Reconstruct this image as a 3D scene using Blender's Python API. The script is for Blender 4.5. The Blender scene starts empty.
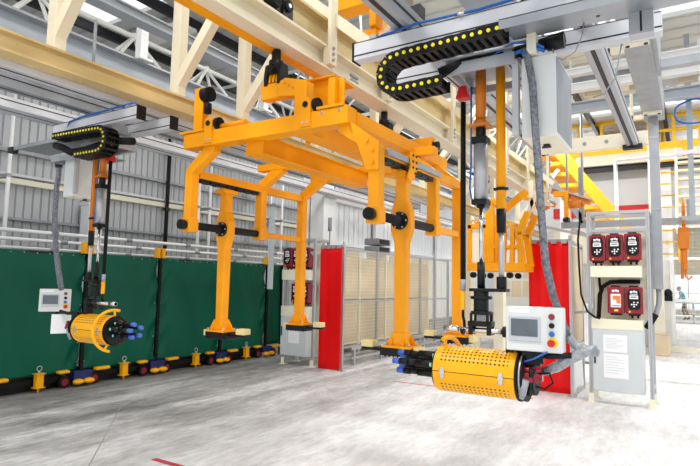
import bpy, bmesh, math, random
from mathutils import Vector, Matrix
random.seed(7)
SC = bpy.context.scene
COL = SC.collection
PI = math.pi

# ------------------------------------------------------------------ materials
def lin(c):
    c = c / 255.0
    return c / 12.92 if c <= 0.04045 else ((c + 0.055) / 1.055) ** 2.4
def rgb(r, g, b): return (lin(r), lin(g), lin(b), 1.0)

def mat(name, col, rough=0.5, metal=0.0, var=0.0, scale=6.0, stretch=(1, 1, 1), bump=0.0, spec=0.5, coat=0.0, trans=0.0):
    m = bpy.data.materials.new(name); m.use_nodes = True
    nt = m.node_tree; b = nt.nodes['Principled BSDF']
    c = rgb(*col)
    b.inputs['Base Color'].default_value = c
    b.inputs['Roughness'].default_value = rough
    b.inputs['Metallic'].default_value = metal
    b.inputs['Specular IOR Level'].default_value = spec
    b.inputs['Coat Weight'].default_value = coat
    b.inputs['Transmission Weight'].default_value = trans
    if var or bump:
        tc = nt.nodes.new('ShaderNodeTexCoord'); mp = nt.nodes.new('ShaderNodeMapping')
        mp.inputs['Scale'].default_value = stretch
        nz = nt.nodes.new('ShaderNodeTexNoise'); nz.inputs['Scale'].default_value = scale
        nz.inputs['Detail'].default_value = 5
        nt.links.new(tc.outputs['Object'], mp.inputs[0]); nt.links.new(mp.outputs[0], nz.inputs['Vector'])
        if var:
            rp = nt.nodes.new('ShaderNodeValToRGB')
            rp.color_ramp.elements[0].position = 0.3; rp.color_ramp.elements[1].position = 0.7
            rp.color_ramp.elements[0].color = tuple(x * (1 - var) for x in c[:3]) + (1,)
            rp.color_ramp.elements[1].color = tuple(min(1, x * (1 + var * 0.5)) for x in c[:3]) + (1,)
            nt.links.new(nz.outputs['Fac'], rp.inputs[0]); nt.links.new(rp.outputs[0], b.inputs['Base Color'])
        if bump:
            bp = nt.nodes.new('ShaderNodeBump'); bp.inputs['Strength'].default_value = bump; bp.inputs['Distance'].default_value = 0.02
            nt.links.new(nz.outputs['Fac'], bp.inputs['Height']); nt.links.new(bp.outputs[0], b.inputs['Normal'])
    return m

M = {}
M['orange'] = mat('orange_paint', (253, 163, 0), 0.42, var=0.14, scale=3, spec=.28)
M['yellow'] = mat('yellow_paint', (252, 180, 2), 0.42, var=0.06, scale=4, spec=.3)
M['railyel'] = mat('railing_yellow', (255, 205, 40), 0.5)
M['deep'] = mat('deep_orange_paint', (216, 122, 14), 0.45, var=0.12)
M['beige'] = mat('beige_paint', (232, 221, 194), 0.5, var=0.08, scale=2)
M['beigeold'] = mat('worn_beige_paint', (216, 190, 132), 0.5, var=0.3, scale=2.2, stretch=(1, .6, 2))
M['cream'] = mat('cream_sheet', (240, 234, 212), 0.5)
M['alu'] = mat('anodised_aluminium', (184, 186, 190), 0.42, 0.4, var=0.06, scale=3)
M['alulight'] = mat('pale_aluminium', (212, 214, 219), 0.45, 0.2, var=0.05)
M['galv'] = mat('galvanised_steel', (172, 176, 181), 0.38, 0.55, var=0.12, scale=7)
M['steel'] = mat('grey_steel', (158, 162, 168), 0.5, 0.2, var=0.1)
M['slate'] = mat('blue_grey_paint', (168, 177, 186), 0.5, var=0.06)
M['dark'] = mat('dark_steel', (40, 40, 43), 0.5, 0.2)
M['black'] = mat('black_plastic', (13, 13, 14), 0.42, spec=.3)
M['rubber'] = mat('black_rubber', (15, 15, 15), 0.6, spec=.25)
M['chrome'] = mat('chrome', (215, 215, 218), 0.18, 0.95)
M['cylmetal'] = mat('cylinder_aluminium', (186, 188, 192), 0.42, 0.55)
M['white'] = mat('white_paint', (240, 240, 240), 0.5)
M['tube'] = mat('white_tube', (236, 236, 232), 0.5)
M['grybox'] = mat('grey_enclosure', (222, 224, 222), 0.45)
M['door'] = mat('pale_grey_door', (206, 212, 214), 0.45, var=0.03)
M['red'] = mat('red_plastic', (205, 20, 24), 0.4)
M['maroon'] = mat('maroon_plastic', (140, 6, 34), 0.3, coat=0.2)
M['blue'] = mat('blue_hose', (30, 105, 190), 0.4)
M['bluetip'] = mat('blue_socket', (62, 104, 196), 0.35)
M['navy'] = mat('navy_plate', (20, 34, 100), 0.5)
M['pad'] = mat('cream_rubber', (232, 212, 150), 0.7, var=0.1)
M['paper'] = mat('white_paper', (245, 246, 248), 0.7)
M['print'] = mat('grey_print', (150, 154, 160), 0.7)
M['screen'] = mat('screen_glass', (96, 104, 112), 0.15, var=0.35, scale=9)
M['silver'] = mat('silver_bezel', (196, 200, 204), 0.35, 0.4)
M['yelcap'] = mat('yellow_cap', (245, 225, 30), 0.4)
M['green_led'] = mat('mint_label', (150, 225, 200), 0.5)
M['orangelabel'] = mat('orange_screen', (240, 130, 60), 0.5)
M['skin'] = mat('skin', (196, 150, 120), 0.6)
M['shirt'] = mat('teal_shirt', (120, 160, 170), 0.8)
M['trouser'] = mat('brown_trousers', (110, 92, 84), 0.8)
M['tan'] = mat('tan_board', (224, 204, 172), 0.7, var=0.12, scale=2)
M['wrap'] = mat('grey_wrap', (168, 172, 178), 0.35, 0.3, var=0.35, scale=40, bump=0.8)
M['darkwrap'] = mat('dark_grey_wrap', (128, 130, 138), 0.5, 0.1, var=0.55, scale=60, bump=0.9)
M['white_curtain'] = mat('white_sheeting', (240, 240, 240), 0.6, bump=0.15, scale=5)

def curtain_mat(name, col, rough, sc):
    m = mat(name, col, rough, spec=.22, bump=0.35, scale=sc, stretch=(1, 1, .35), var=0.06)
    return m
M['green'] = curtain_mat('green_vinyl', (0, 92, 70), 0.42, 3.2)
M['redvinyl'] = curtain_mat('red_vinyl', (236, 8, 12), 0.4, 2.0)

def perforated():
    m = mat('perforated_yellow', (252, 176, 2), 0.4, spec=.35)
    nt = m.node_tree; b = nt.nodes['Principled BSDF']
    tc = nt.nodes.new('ShaderNodeTexCoord'); sp = nt.nodes.new('ShaderNodeSeparateXYZ')
    nt.links.new(tc.outputs['UV'], sp.inputs[0])
    def mth(op, a, v=None, c=None):
        n = nt.nodes.new('ShaderNodeMath'); n.operation = op
        for i, q in enumerate((a, v, c)):
            if q is None: continue
            if isinstance(q, (int, float)): n.inputs[i].default_value = q
            else: nt.links.new(q, n.inputs[i])
        return n.outputs[0]
    # u = length in metres, v = arc length in metres
    fu = mth('SUBTRACT', mth('FRACT', mth('MULTIPLY', sp.outputs[0], 50.0)), 0.5)
    fv = mth('SUBTRACT', mth('FRACT', mth('MULTIPLY', sp.outputs[1], 50.0)), 0.5)
    d = mth('ADD', mth('MULTIPLY', fu, fu), mth('MULTIPLY', fv, fv))
    hole = mth('LESS_THAN', d, 0.062)
    # blank bands beside the seam and at both rims
    sv = mth('FRACT', mth('DIVIDE', sp.outputs[1], PI * 0.11))
    k1 = mth('MULTIPLY', mth('GREATER_THAN', sv, 0.14), mth('LESS_THAN', sv, 0.86))
    k2 = mth('MULTIPLY', mth('GREATER_THAN', sp.outputs[0], 0.03), mth('LESS_THAN', sp.outputs[0], 0.365))
    hole = mth('MULTIPLY', hole, mth('MULTIPLY', k1, k2))
    mx = nt.nodes.new('ShaderNodeMix'); mx.data_type = 'RGBA'
    mx.inputs[6].default_value = rgb(252, 178, 2); mx.inputs[7].default_value = rgb(60, 34, 2)
    nt.links.new(hole, mx.inputs[0]); nt.links.new(mx.outputs[2], b.inputs['Base Color'])
    return m
M['perf'] = perforated()

def floor_mat():
    m = mat('polished_concrete', (232, 232, 232), 0.5, spec=.3)
    nt = m.node_tree; b = nt.nodes['Principled BSDF']; L = nt.links
    tc = nt.nodes.new('ShaderNodeTexCoord')
    def noise(scale, stretch, detail=6, rough=.6, dist=0.0):
        mp = nt.nodes.new('ShaderNodeMapping'); mp.inputs['Scale'].default_value = stretch
        n = nt.nodes.new('ShaderNodeTexNoise'); n.inputs['Scale'].default_value = scale
        n.inputs['Detail'].default_value = detail; n.inputs['Roughness'].default_value = rough
        n.inputs['Distortion'].default_value = dist
        L.new(tc.outputs['Object'], mp.inputs[0]); L.new(mp.outputs[0], n.inputs['Vector'])
        return n.outputs['Fac']
    def ramp(f, p0, p1, c0, c1):
        r = nt.nodes.new('ShaderNodeValToRGB'); e = r.color_ramp.elements
        e[0].position = p0; e[1].position = p1; e[0].color = c0; e[1].color = c1
        L.new(f, r.inputs[0]); return r.outputs[0]
    def mul(a, c, f=1.0):
        x = nt.nodes.new('ShaderNodeMix'); x.data_type = 'RGBA'; x.blend_type = 'MULTIPLY'
        x.inputs[0].default_value = f; L.new(a, x.inputs[6]); L.new(c, x.inputs[7]); return x.outputs[2]
    base = ramp(noise(.9, (.8, .35, 1), 5), .30, .62, rgb(238, 238, 240), rgb(253, 253, 254))
    streak = ramp(noise(2.2, (1.0, .13, 1), 6, .62), .38, .60, rgb(205, 203, 201), (1, 1, 1, 1))
    fine = ramp(noise(11, (1, .30, 1), 8, .8, .3), .38, .58, rgb(206, 205, 204), (1, 1, 1, 1))
    mid = ramp(noise(3.6, (1, .32, 1), 9, .78, .5), .38, .56, rgb(200, 199, 198), (1, 1, 1, 1))
    stain = ramp(noise(.5, (1, .5, 1), 8, .68, .5), .36, .50, rgb(190, 188, 184), (1, 1, 1, 1))
    # darker, more streaked and stained beside the green screens, paler to the right
    sp = nt.nodes.new('ShaderNodeSeparateXYZ'); L.new(tc.outputs['Object'], sp.inputs[0])
    nz = noise(1.3, (1, .3, 1), 8, .7)
    ad = nt.nodes.new('ShaderNodeMath'); ad.operation = 'MULTIPLY_ADD'; ad.inputs[1].default_value = 2.6; L.new(nz, ad.inputs[0]); L.new(sp.outputs[0], ad.inputs[2])
    side_tone = ramp(ad.outputs[0], 0, 1, (1, 1, 1, 1), (1, 1, 1, 1))
    rmp = nt.nodes.new('ShaderNodeMapRange'); rmp.inputs[1].default_value = -6.4; rmp.inputs[2].default_value = -4.2
    L.new(ad.outputs[0], rmp.inputs[0])
    side_tone = ramp(rmp.outputs[0], 0, 1, rgb(150, 150, 150), (1, 1, 1, 1))
    dark_side = mul(mul(mul(mul(mul(base, streak, .95), fine, .9), mid, .9), stain, .9), side_tone, .9)
    pale_side = mul(mul(mul(base, streak, .4), fine, .5), mid, .35)
    mxd = nt.nodes.new('ShaderNodeMix'); mxd.data_type = 'RGBA'
    mr = nt.nodes.new('ShaderNodeMapRange'); mr.inputs[1].default_value = -5.0; mr.inputs[2].default_value = -1.2; mr.interpolation_type = 'SMOOTHSTEP'
    L.new(ad.outputs[0], mr.inputs[0]); L.new(mr.outputs[0], mxd.inputs[0]); L.new(dark_side, mxd.inputs[6]); L.new(pale_side, mxd.inputs[7])
    c = mxd.outputs[2]
    L.new(c, b.inputs['Base Color'])
    rr = ramp(noise(2.2, (1, .5, 1)), .3, .7, (.5, .5, .5, 1), (.75, .75, .75, 1))
    L.new(rr, b.inputs['Roughness'])
    return m
M['floor'] = floor_mat()

def siding(name, col, freq, dark=.7):
    m = mat(name, col, 0.5)
    nt = m.node_tree; b = nt.nodes['Principled BSDF']; L = nt.links
    tc = nt.nodes.new('ShaderNodeTexCoord'); sp = nt.nodes.new('ShaderNodeSeparateXYZ'); L.new(tc.outputs['Object'], sp.inputs[0])
    w = nt.nodes.new('ShaderNodeMath'); w.operation = 'MULTIPLY'; w.inputs[1].default_value = freq; L.new(sp.outputs[1], w.inputs[0])
    f = nt.nodes.new('ShaderNodeMath'); f.operation = 'PINGPONG'; f.inputs[1].default_value = .5; L.new(w.outputs[0], f.inputs[0])
    bp = nt.nodes.new('ShaderNodeBump'); bp.inputs['Strength'].default_value = .8; bp.inputs['Distance'].default_value = .05
    r = nt.nodes.new('ShaderNodeValToRGB'); r.color_ramp.elements[0].position = .02; r.color_ramp.elements[1].position = .12
    L.new(f.outputs[0], r.inputs[0]); L.new(r.outputs[0], bp.inputs['Height']); L.new(bp.outputs[0], b.inputs['Normal'])
    r2 = nt.nodes.new('ShaderNodeValToRGB'); c = rgb(*col)
    r2.color_ramp.elements[0].position = .0; r2.color_ramp.elements[1].position = .06
    r2.color_ramp.elements[0].color = tuple(x * dark for x in c[:3]) + (1,); r2.color_ramp.elements[1].color = c
    L.new(f.outputs[0], r2.inputs[0]); L.new(r2.outputs[0], b.inputs['Base Color'])
    return m
M['siding'] = siding('grey_siding', (184, 187, 190), 6.4, .72)
M['wsiding'] = siding('white_siding', (238, 240, 242), 3.0, .85)
M['roof'] = siding('roof_sheeting', (206, 208, 204), 2.2, .7)

# ------------------------------------------------------------------ mesh builder
class MB:
    def __init__(s): s.v = []; s.f = []; s.sm = []; s.uv = {}; s.pieces = []
    def split(s):
        out = []
        ends = s.pieces[1:] + [len(s.v)]
        for a, b in zip(s.pieces, ends):
            m = MB(); m.v = s.v[a:b]; m.pieces = [0]
            for f, q in zip(s.f, s.sm):
                if a <= f[0] < b: m.f.append(tuple(i - a for i in f)); m.sm.append(q)
            out.append(m)
        return out
    def add(s, vs, fs, smooth=False):
        n = len(s.v); s.pieces.append(n); s.v += [tuple(v) for v in vs]
        for f in fs: s.f.append(tuple(i + n for i in f)); s.sm.append(smooth)
        return s
    def box(s, x0, x1, y0, y1, z0, z1):
        vs = [(x, y, z) for x in (x0, x1) for y in (y0, y1) for z in (z0, z1)]
        return s.add(vs, [(0, 1, 3, 2), (4, 6, 7, 5), (0, 4, 5, 1), (2, 3, 7, 6), (0, 2, 6, 4), (1, 5, 7, 3)])
    def cbox(s, c, d): return s.box(c[0] - d[0] / 2, c[0] + d[0] / 2, c[1] - d[1] / 2, c[1] + d[1] / 2, c[2] - d[2] / 2, c[2] + d[2] / 2)
    def obox(s, c, R, d):   # oriented box: R = three unit axes
        c = Vector(c); vs = []
        for i in (-1, 1):
            for j in (-1, 1):
                for k in (-1, 1):
                    vs.append(c + R[0] * (i * d[0] / 2) + R[1] * (j * d[1] / 2) + R[2] * (k * d[2] / 2))
        return s.add(vs, [(0, 1, 3, 2), (4, 6, 7, 5), (0, 4, 5, 1), (2, 3, 7, 6), (0, 2, 6, 4), (1, 5, 7, 3)])
    def beam(s, p0, p1, w, h, up=(0, 0, 1)):
        p0 = Vector(p0); p1 = Vector(p1); d = (p1 - p0); L = d.length; d.normalize()
        side = d.cross(Vector(up))
        if side.length < 1e-4: side = d.cross(Vector((1, 0, 0)))
        side.normalize(); u = side.cross(d)
        return s.obox((p0 + p1) / 2, (d, side, u), (L, w, h))
    def cyl(s, p0, p1, r0, r1=None, n=16, cap=True):
        r1 = r0 if r1 is None else r1
        p0 = Vector(p0); p1 = Vector(p1); d = (p1 - p0).normalized()
        a = d.orthogonal().normalized(); b = d.cross(a)
        k = len(s.v)
        vs = []
        for p, r in ((p0, r0), (p1, r1)):
            for i in range(n):
                t = 2 * PI * i / n; vs.append(p + a * (r * math.cos(t)) + b * (r * math.sin(t)))
        s.add(vs, [(i, (i + 1) % n, n + (i + 1) % n, n + i) for i in range(n)], True)
        if cap:
            s.f += [tuple(k + i for i in range(n)), tuple(k + n + i for i in range(n))]; s.sm += [False, False]
        return s
    def tube(s, pts, r, n=8, closed=False):
        pts = [Vector(p) for p in pts]; m = len(pts); k = len(s.v)
        ref = None; vs = []
        for i, p in enumerate(pts):
            if closed: t = (pts[(i + 1) % m] - pts[i - 1]).normalized()
            else: t = (pts[min(i + 1, m - 1)] - pts[max(i - 1, 0)]).normalized()
            if ref is None: ref = t.orthogonal().normalized()
            ref = (ref - t * ref.dot(t)).normalized(); b = t.cross(ref)
            rr = r[i] if isinstance(r, (list, tuple)) else r
            for j in range(n):
                q = 2 * PI * j / n; vs.append(p + ref * (rr * math.cos(q)) + b * (rr * math.sin(q)))
        fs = []
        for i in range(m if closed else m - 1):
            i2 = (i + 1) % m
            for j in range(n): fs.append((i * n + j, i * n + (j + 1) % n, i2 * n + (j + 1) % n, i2 * n + j))
        s.add(vs, fs, True)
        if not closed:
            s.f += [tuple(k + j for j in range(n)), tuple(k + (m - 1) * n + j for j in range(n))]; s.sm += [False, False]
        return s
    def prism(s, pts, ax, a0, a1):
        n = len(pts)
        def mk(p, a): return {'x': (a, p[0], p[1]), 'y': (p[0], a, p[1]), 'z': (p[0], p[1], a)}[ax]
        vs = [mk(p, a0) for p in pts] + [mk(p, a1) for p in pts]
        return s.add(vs, [tuple(range(n)), tuple(range(n, 2 * n))] + [(i, (i + 1) % n, n + (i + 1) % n, n + i) for i in range(n)])
    def grid(s, fn, nu, nv, smooth=True):
        vs = [fn(i / nu, j / nv) for i in range(nu + 1) for j in range(nv + 1)]
        return s.add(vs, [(i * (nv + 1) + j, (i + 1) * (nv + 1) + j, (i + 1) * (nv + 1) + j + 1, i * (nv + 1) + j + 1) for i in range(nu) for j in range(nv)], smooth)
    def ball(s, c, r, n=12):
        c = Vector(c); m = n // 2; r = r if isinstance(r, tuple) else (r, r, r)
        return s.grid(lambda u, v: (c.x + r[0] * math.sin(PI * v) * math.cos(2 * PI * u), c.y + r[1] * math.sin(PI * v) * math.sin(2 * PI * u), c.z + r[2] * math.cos(PI * v)), n, m)
    def build(s, name, m, parent=None, off=(0, 0, 0), bev=0.0, recalc=True):
        me = bpy.data.meshes.new(name)
        o = Vector(off)
        me.from_pydata([Vector(v) - o for v in s.v], [], s.f)
        for p, q in zip(me.polygons, s.sm): p.use_smooth = q
        if s.uv:
            ul = me.uv_layers.new(name='UVMap')
            for p in me.polygons:
                for li, vi in zip(p.loop_indices, p.vertices):
                    ul.data[li].uv = s.uv.get((p.index, vi), s.uv.get(vi, (0, 0)))
        if recalc:
            bm = bmesh.new(); bm.from_mesh(me); bmesh.ops.recalc_face_normals(bm, faces=bm.faces); bm.to_mesh(me); bm.free()
        me.materials.append(M[m] if isinstance(m, str) else m)
        ob = bpy.data.objects.new(name, me); COL.objects.link(ob)
        if parent is not None: ob.parent = parent
        if bev:
            bv = ob.modifiers.new('edge', 'BEVEL'); bv.width = bev; bv.segments = 2; bv.limit_method = 'ANGLE'; bv.angle_limit = math.radians(50)
            bv.harden_normals = False
        return ob

SPLIT = {'bolt', 'brace', 'leg', 'claw', 'rail', 'shelf', 'cartons', 'upright', 'diagonal', 'drop_leg', 'rod', 'base_post', 'drop_bracket', 'stringer', 'spacer', 'box', 'front', 'saddle', 'coupling', 'hose_clip', 'link', 'brackets', 'top_clip', 'top_clamp', 'post_', 'stile', 'cable_tie', 'fitting', 'rail_post', 'ring_stay', 'wrapped_end', 'keypad_', 'tube_', 'rollers', 'end_cap', 'side_frame', 'chain', 'hanger', 'channel', 'flange', 'tube', 'collar', 'clamp', 'top_rail', 'top_clip', 'strip_', 'joint_band', 'panel_', 'arm', 'frame_', 'body_', 'fascia'}
class Thing:
    """an Empty at the thing's base that parents its parts; geometry is given in world metres"""
    def __init__(s, name, label, cat, loc=(0, 0, 0), group=None, kind=None):
        s.o = bpy.data.objects.new(name, None); COL.objects.link(s.o)
        s.o.empty_display_size = .1
        s.o.location = loc; s.loc = Vector(loc)
        tag(s.o, label, cat, group, kind)
    def part(s, name, m, mb, parent=None, bev=0.0, label=None):
        if name in SPLIT and len(mb.pieces) > 1:
            for i, sub in enumerate(mb.split()):
                ob = sub.build(name, m, parent or s.o, s.loc, bev)
            return ob
        ob = mb.build(name, m, parent or s.o, s.loc, bev)
        if label: ob['label'] = label
        return ob
def tag(o, label=None, cat=None, group=None, kind=None):
    if label: o['label'] = label
    if cat: o['category'] = cat
    if group: o['group'] = group
    if kind: o['kind'] = kind
    return o
def struct(name, m, mb, bev=0.0):
    o = mb.build(name, m, None, (0, 0, 0), bev); o['kind'] = 'structure'; return o
CH = {}
def dup(root, loc, rotz=0.0, label=None, group=None):
    if root.name not in CH:
        CH[root.name] = [(a, [(b) for b in bpy.data.objects if b.parent == a]) for a in bpy.data.objects if a.parent == root]
    r = root.copy(); COL.objects.link(r); r.location = loc; r.rotation_euler = (0, 0, rotz)
    if label: r['label'] = label
    if group: r['group'] = group
    for a, subs in CH[root.name]:
        c = a.copy(); COL.objects.link(c); c.parent = r
        for b in subs:
            d = b.copy(); COL.objects.link(d); d.parent = c
    return r

# ------------------------------------------------------------------ camera
F_PX = 546.04; YAW = .559857; PITCH = .0914728; ROLL = .020162; H = 1.6
cam = bpy.data.cameras.new('camera'); co = bpy.data.objects.new('camera', cam); COL.objects.link(co)
cam.sensor_width = 36; cam.lens = F_PX / 700 * 36; cam.clip_end = 300; cam.clip_start = .02
cy, sy = math.cos(YAW), math.sin(YAW)
Fv = Vector((-sy * math.cos(PITCH), cy * math.cos(PITCH), math.sin(PITCH))); Rv = Vector((cy, sy, 0)); Uv = Rv.cross(Fv)
c_, s_ = math.cos(ROLL), math.sin(ROLL)
R2 = Rv * c_ + Uv * s_; U2 = Uv * c_ - Rv * s_
mw = Matrix.Identity(4)
for i in range(3):
    mw[i][0] = R2[i]; mw[i][1] = U2[i]; mw[i][2] = -Fv[i]
mw[2][3] = H
co.matrix_world = mw
SC.camera = co
AX = (Vector((1, 0, 0)), Vector((0, 1, 0)), Vector((0, 0, 1)))

# ------------------------------------------------------------------ setting
ZR = 6.4
struct('floor', 'floor', MB().box(-14, 14, -8, 60, -.1, 0))
fl = MB()
fl.box(-4.13, -3.55, 3.335, 3.395, 0, .003)
tag(struct('trim_1', mat('red_floor_paint', (205, 60, 78), .5, var=.3, scale=20), fl), 'short red line painted across the concrete floor near the front')
fl = MB().box(-4.25, -2.0, 8.19, 8.24, 0, .003)
struct('trim_2', mat('faded_red_paint', (214, 110, 118), .6, var=.3, scale=20), fl)
fl = MB().beam((-6.3, 4.6, .0008), (-3.6, 2.2, .0008), .012, .0016)
struct('trim_3', mat('joint_filler', (168, 166, 162), .7), fl)

wl = MB().box(-10.6, -10.5, -3, 13.9, 0, ZR)
struct('wall_left', 'siding', wl)
struct('wall_left_rear', 'wsiding', MB().box(-10.6, -10.5, 13.9, 46, 0, ZR))
# girts on the side wall
k = 4
for z, w, m in ((2.62, .05, 'steel'), (3.28, .10, 'cream'), (3.42, .05, 'alulight'), (3.85, .06, 'steel'), (4.6, .08, 'steel'), (5.3, .08, 'steel')):
    struct('trim_%d' % k, m, MB().box(-10.5, -10.40, -3, 13.9, z, z + w)); k += 1
for z in (2.9, 4.4, 5.6):
    struct('trim_%d' % k, 'white', MB().box(-10.5, -10.42, 13.9, 46, z, z + .1)); k += 1

def window_wall_back():
    w = MB()
    w.box(-12, 14, 45, 45.2, 2.7, ZR)
    w.box(-12, 14, 45, 45.2, 0, .15)
    for x in (-12, -8.5, -5.5, -2.9, -1.75, .9, 3.5, 7, 11): w.box(x, x + .35, 45, 45.2, .15, 2.7)
    struct('wall_back', 'beige', w)
    n = 1
    xs = (-12, -8.5, -5.5, -2.9, -1.75, .9, 3.5, 7, 11)
    for a, b in zip(xs[:-1], xs[1:]):
        t = Thing('window_%d' % n, 'tall factory window in the far end wall', 'window', ((a + b) / 2 + .17, 45.1, .15), kind='structure')
        g = MB().box(a + .35, b, 45.09, 45.10, .15, 2.7)
        gm = M.setdefault('glass', mat('clear_glass', (250, 252, 252), .02, trans=1.0))
        t.part('pane', 'glass', g)
        f = MB(); mid = (a + b + .35) / 2
        f.box(a + .35, b, 45.06, 45.14, .15, .22).box(a + .35, b, 45.06, 45.14, 2.63, 2.7).box(mid - .03, mid + .03, 45.06, 45.14, .22, 2.63)
        f.box(a + .35, mid - .03, 45.06, 45.14, 1.35, 1.4).box(mid + .03, b, 45.06, 45.14, 1.35, 1.4)
        t.part('frame', 'white', f)
        n += 1
window_wall_back()

# roof with open skylight strips
rf = MB()
edges = [-3, 1.2, 2.2, 5.2, 6.0, 9.6, 10.8, 15, 16.4, 22, 24, 31, 33, 40, 42, 46]
for i in range(0, len(edges) - 1, 2):
    rf.box(-10.6, 14, edges[i], edges[i + 1], ZR, ZR + .08)
for i in range(1, len(edges) - 1, 2):   # between skylights the sheet goes on along the edges
    rf.box(-10.6, -9.4, edges[i], edges[i + 1], ZR, ZR + .08)
    rf.box(-7.6, -4.6, edges[i], edges[i + 1], ZR, ZR + .08)
struct('ceiling', 'roof', rf)

# purlins
for i, x in enumerate((-9.5, -7.7, -5.9, -4.1, -2.3, -.5, 1.3)):
    pl = MB().box(x - .05, x + .05, -3, 46, ZR - .16, ZR)
    struct('trim_%d' % k, 'dark', pl); k += 1

# ------------------------------------------------------------------ roof trusses
def truss(a, b, nseg, hgt, label, rad=.035, ladder=False):
    a = Vector(a); b = Vector(b)
    t = Thing('roof_truss', label, 'roof truss', a, 'white tube trusses under the roof')
    up = Vector((0, 0, hgt))
    d = (b - a).normalized(); side = d.cross(Vector((0, 0, 1))).normalized() * (abs(hgt) * .45)
    n1, n2 = ('upper_chord', 'lower_chord') if hgt > 0 else ('lower_chord', 'upper_chord')
    t.part(n1, 'tube', MB().cyl(a + up + side, b + up + side, rad, n=10))
    t.part(n1, 'tube', MB().cyl(a + up - side, b + up - side, rad, n=10))
    t.part(n2, 'tube', MB().cyl(a, b, rad, n=10))
    for i in range(nseg):
        m = a + (b - a) * ((i + .5) / nseg); p = a + (b - a) * (i / nseg); q = a + (b - a) * ((i + 1) / nseg)
        br = MB()
        br.cyl(m, p + up + side, rad * .7, n=8); br.cyl(m, p + up - side, rad * .7, n=8)
        br.cyl(m, q + up + side, rad * .7, n=8); br.cyl(m, q + up - side, rad * .7, n=8)
        br.cyl(p + up + side, p + up - side, rad * .6, n=8)
        br.ball(m, rad * 1.7, 10)
        t.part('lattice', 'tube', br)
    return t
truss((-6.5, -1.4, 4.96), (-6.5, 22.6, 4.96), 18, -.8, 'long white tube truss running beside the left wall above the grey cable ducts')
truss((-9.2, 9.0, 4.9), (-2.8, 9.0, 4.9), 5, 1.0, 'white tube truss crossing the hall above the first orange carrier')
truss((-9.2, 15.0, 4.9), (-3.6, 15.0, 4.9), 5, 1.0, 'white tube truss crossing the hall second from the front')
truss((-9.2, 22.0, 4.9), (-5.6, 22.0, 4.9), 3, 1.0, 'white tube truss crossing the hall farthest from the front')
truss((-4.6, 2.2, 5.3), (-4.6, 24, 5.3), 14, .8, 'white tube truss running along the line above the beige rails', .03)

# ------------------------------------------------------------------ overhead rails
def irail(t, name, m, x, z0, z1, w, y0, y1, tw=.012):
    r = MB()
    r.box(x - w / 2, x + w / 2, y0, y1, z0, z0 + tw); r.box(x - w / 2, x + w / 2, y0, y1, z1 - tw, z1)
    r.box(x - tw / 2, x + tw / 2, y0, y1, z0 + tw, z1 - tw)
    return t.part(name, m, r)

# left (far) guide rail with its hangers
t = Thing('guide_rail', 'worn beige overhead I-beam rail on the left with upright posts', 'overhead rail', (-3.6, -1, 2.98))
r = MB()
r.box(-3.66, -3.52, -1.5, 16, 2.975, 2.99); r.box(-3.66, -3.54, -1.5, 16, 3.105, 3.12); r.box(-3.60, -3.575, -1.5, 16, 2.99, 3.105)
t.part('rail', 'beigeold', r)
for y in (.9, 1.95, 2.98, 3.76, 4.9, 6.3, 7.9, 9.6, 11.5, 13.5):
    p = t.part('hanger_post', 'beige', MB().box(-3.645, -3.545, y - .042, y + .042, 3.12, 4.35), bev=.004)
    t.part('brace', 'beige', MB().beam((-3.58, y, 3.22), (-2.62, y, 4.40), .075, .085), p)
t.part('top_beam', 'beige', MB().box(-3.66, -3.52, -1.5, 16, 4.35, 4.45))

# main conveyor rail above the carrier
XR = -2.37
t = Thing('conveyor_rail', 'large beige double conveyor beam running over the orange carrier', 'overhead rail', (XR, -1, 3.2))
r = MB()
y0, y1 = -1.5, 11.2
# lower channel, open to the camera side
r.box(XR - .09, XR + .09, y0, y1, 3.205, 3.225)
r.box(XR - .012, XR + .012, y0, y1, 3.225, 3.37)
r.box(XR - .09, XR + .09, y0, y1, 3.37, 3.39)
lower = t.part('lower_channel', 'beige', r)
r = MB()
r.box(XR - .03, XR - .005, y0, y1, 3.39, 3.60); r.box(XR - .08, XR + .06, y0, y1, 3.60, 3.62)
t.part('upper_web', 'beigeold', r)
t.part('wear_strip', 'orange', MB().box(XR - .095, XR - .03, y0, 3.58, 3.19, 3.205))
for y in (1.4, 3.30, 4.22, 5.78, 7.92, 9.15, 10.6):
    ph = 4.5 if y != 4.22 else 3.42
    p = MB().box(XR + .095, XR + .125, y - .045, y + .045, 3.235, ph)
    p.box(XR + .06, XR + .095, y - .045, y + .045, 3.23, 3.37)
    p = t.part('hanger_post', 'beige', p, bev=.003)
    b = MB()
    for z in (3.27, 3.315, 3.36): b.cyl((XR + .125, y - .012, z), (XR + .14, y - .012, z), .012, n=6)
    t.part('bolt', 'steel', b, p)
    if y in (3.30, 5.78, 9.15):
        t.part('brace', 'beige', MB().beam((XR - .6, y + .05, 4.22), (XR + .50, y + .05, 3.28), .07, .08), p)
b = MB()
for yy in (3.72, 3.75, 3.78, 3.81):
    for z in (3.28, 3.32): b.cyl((XR + .012, yy, z), (XR + .03, yy, z), .012, n=6)
t.part('splice_bolts', 'steel', b)
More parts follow.
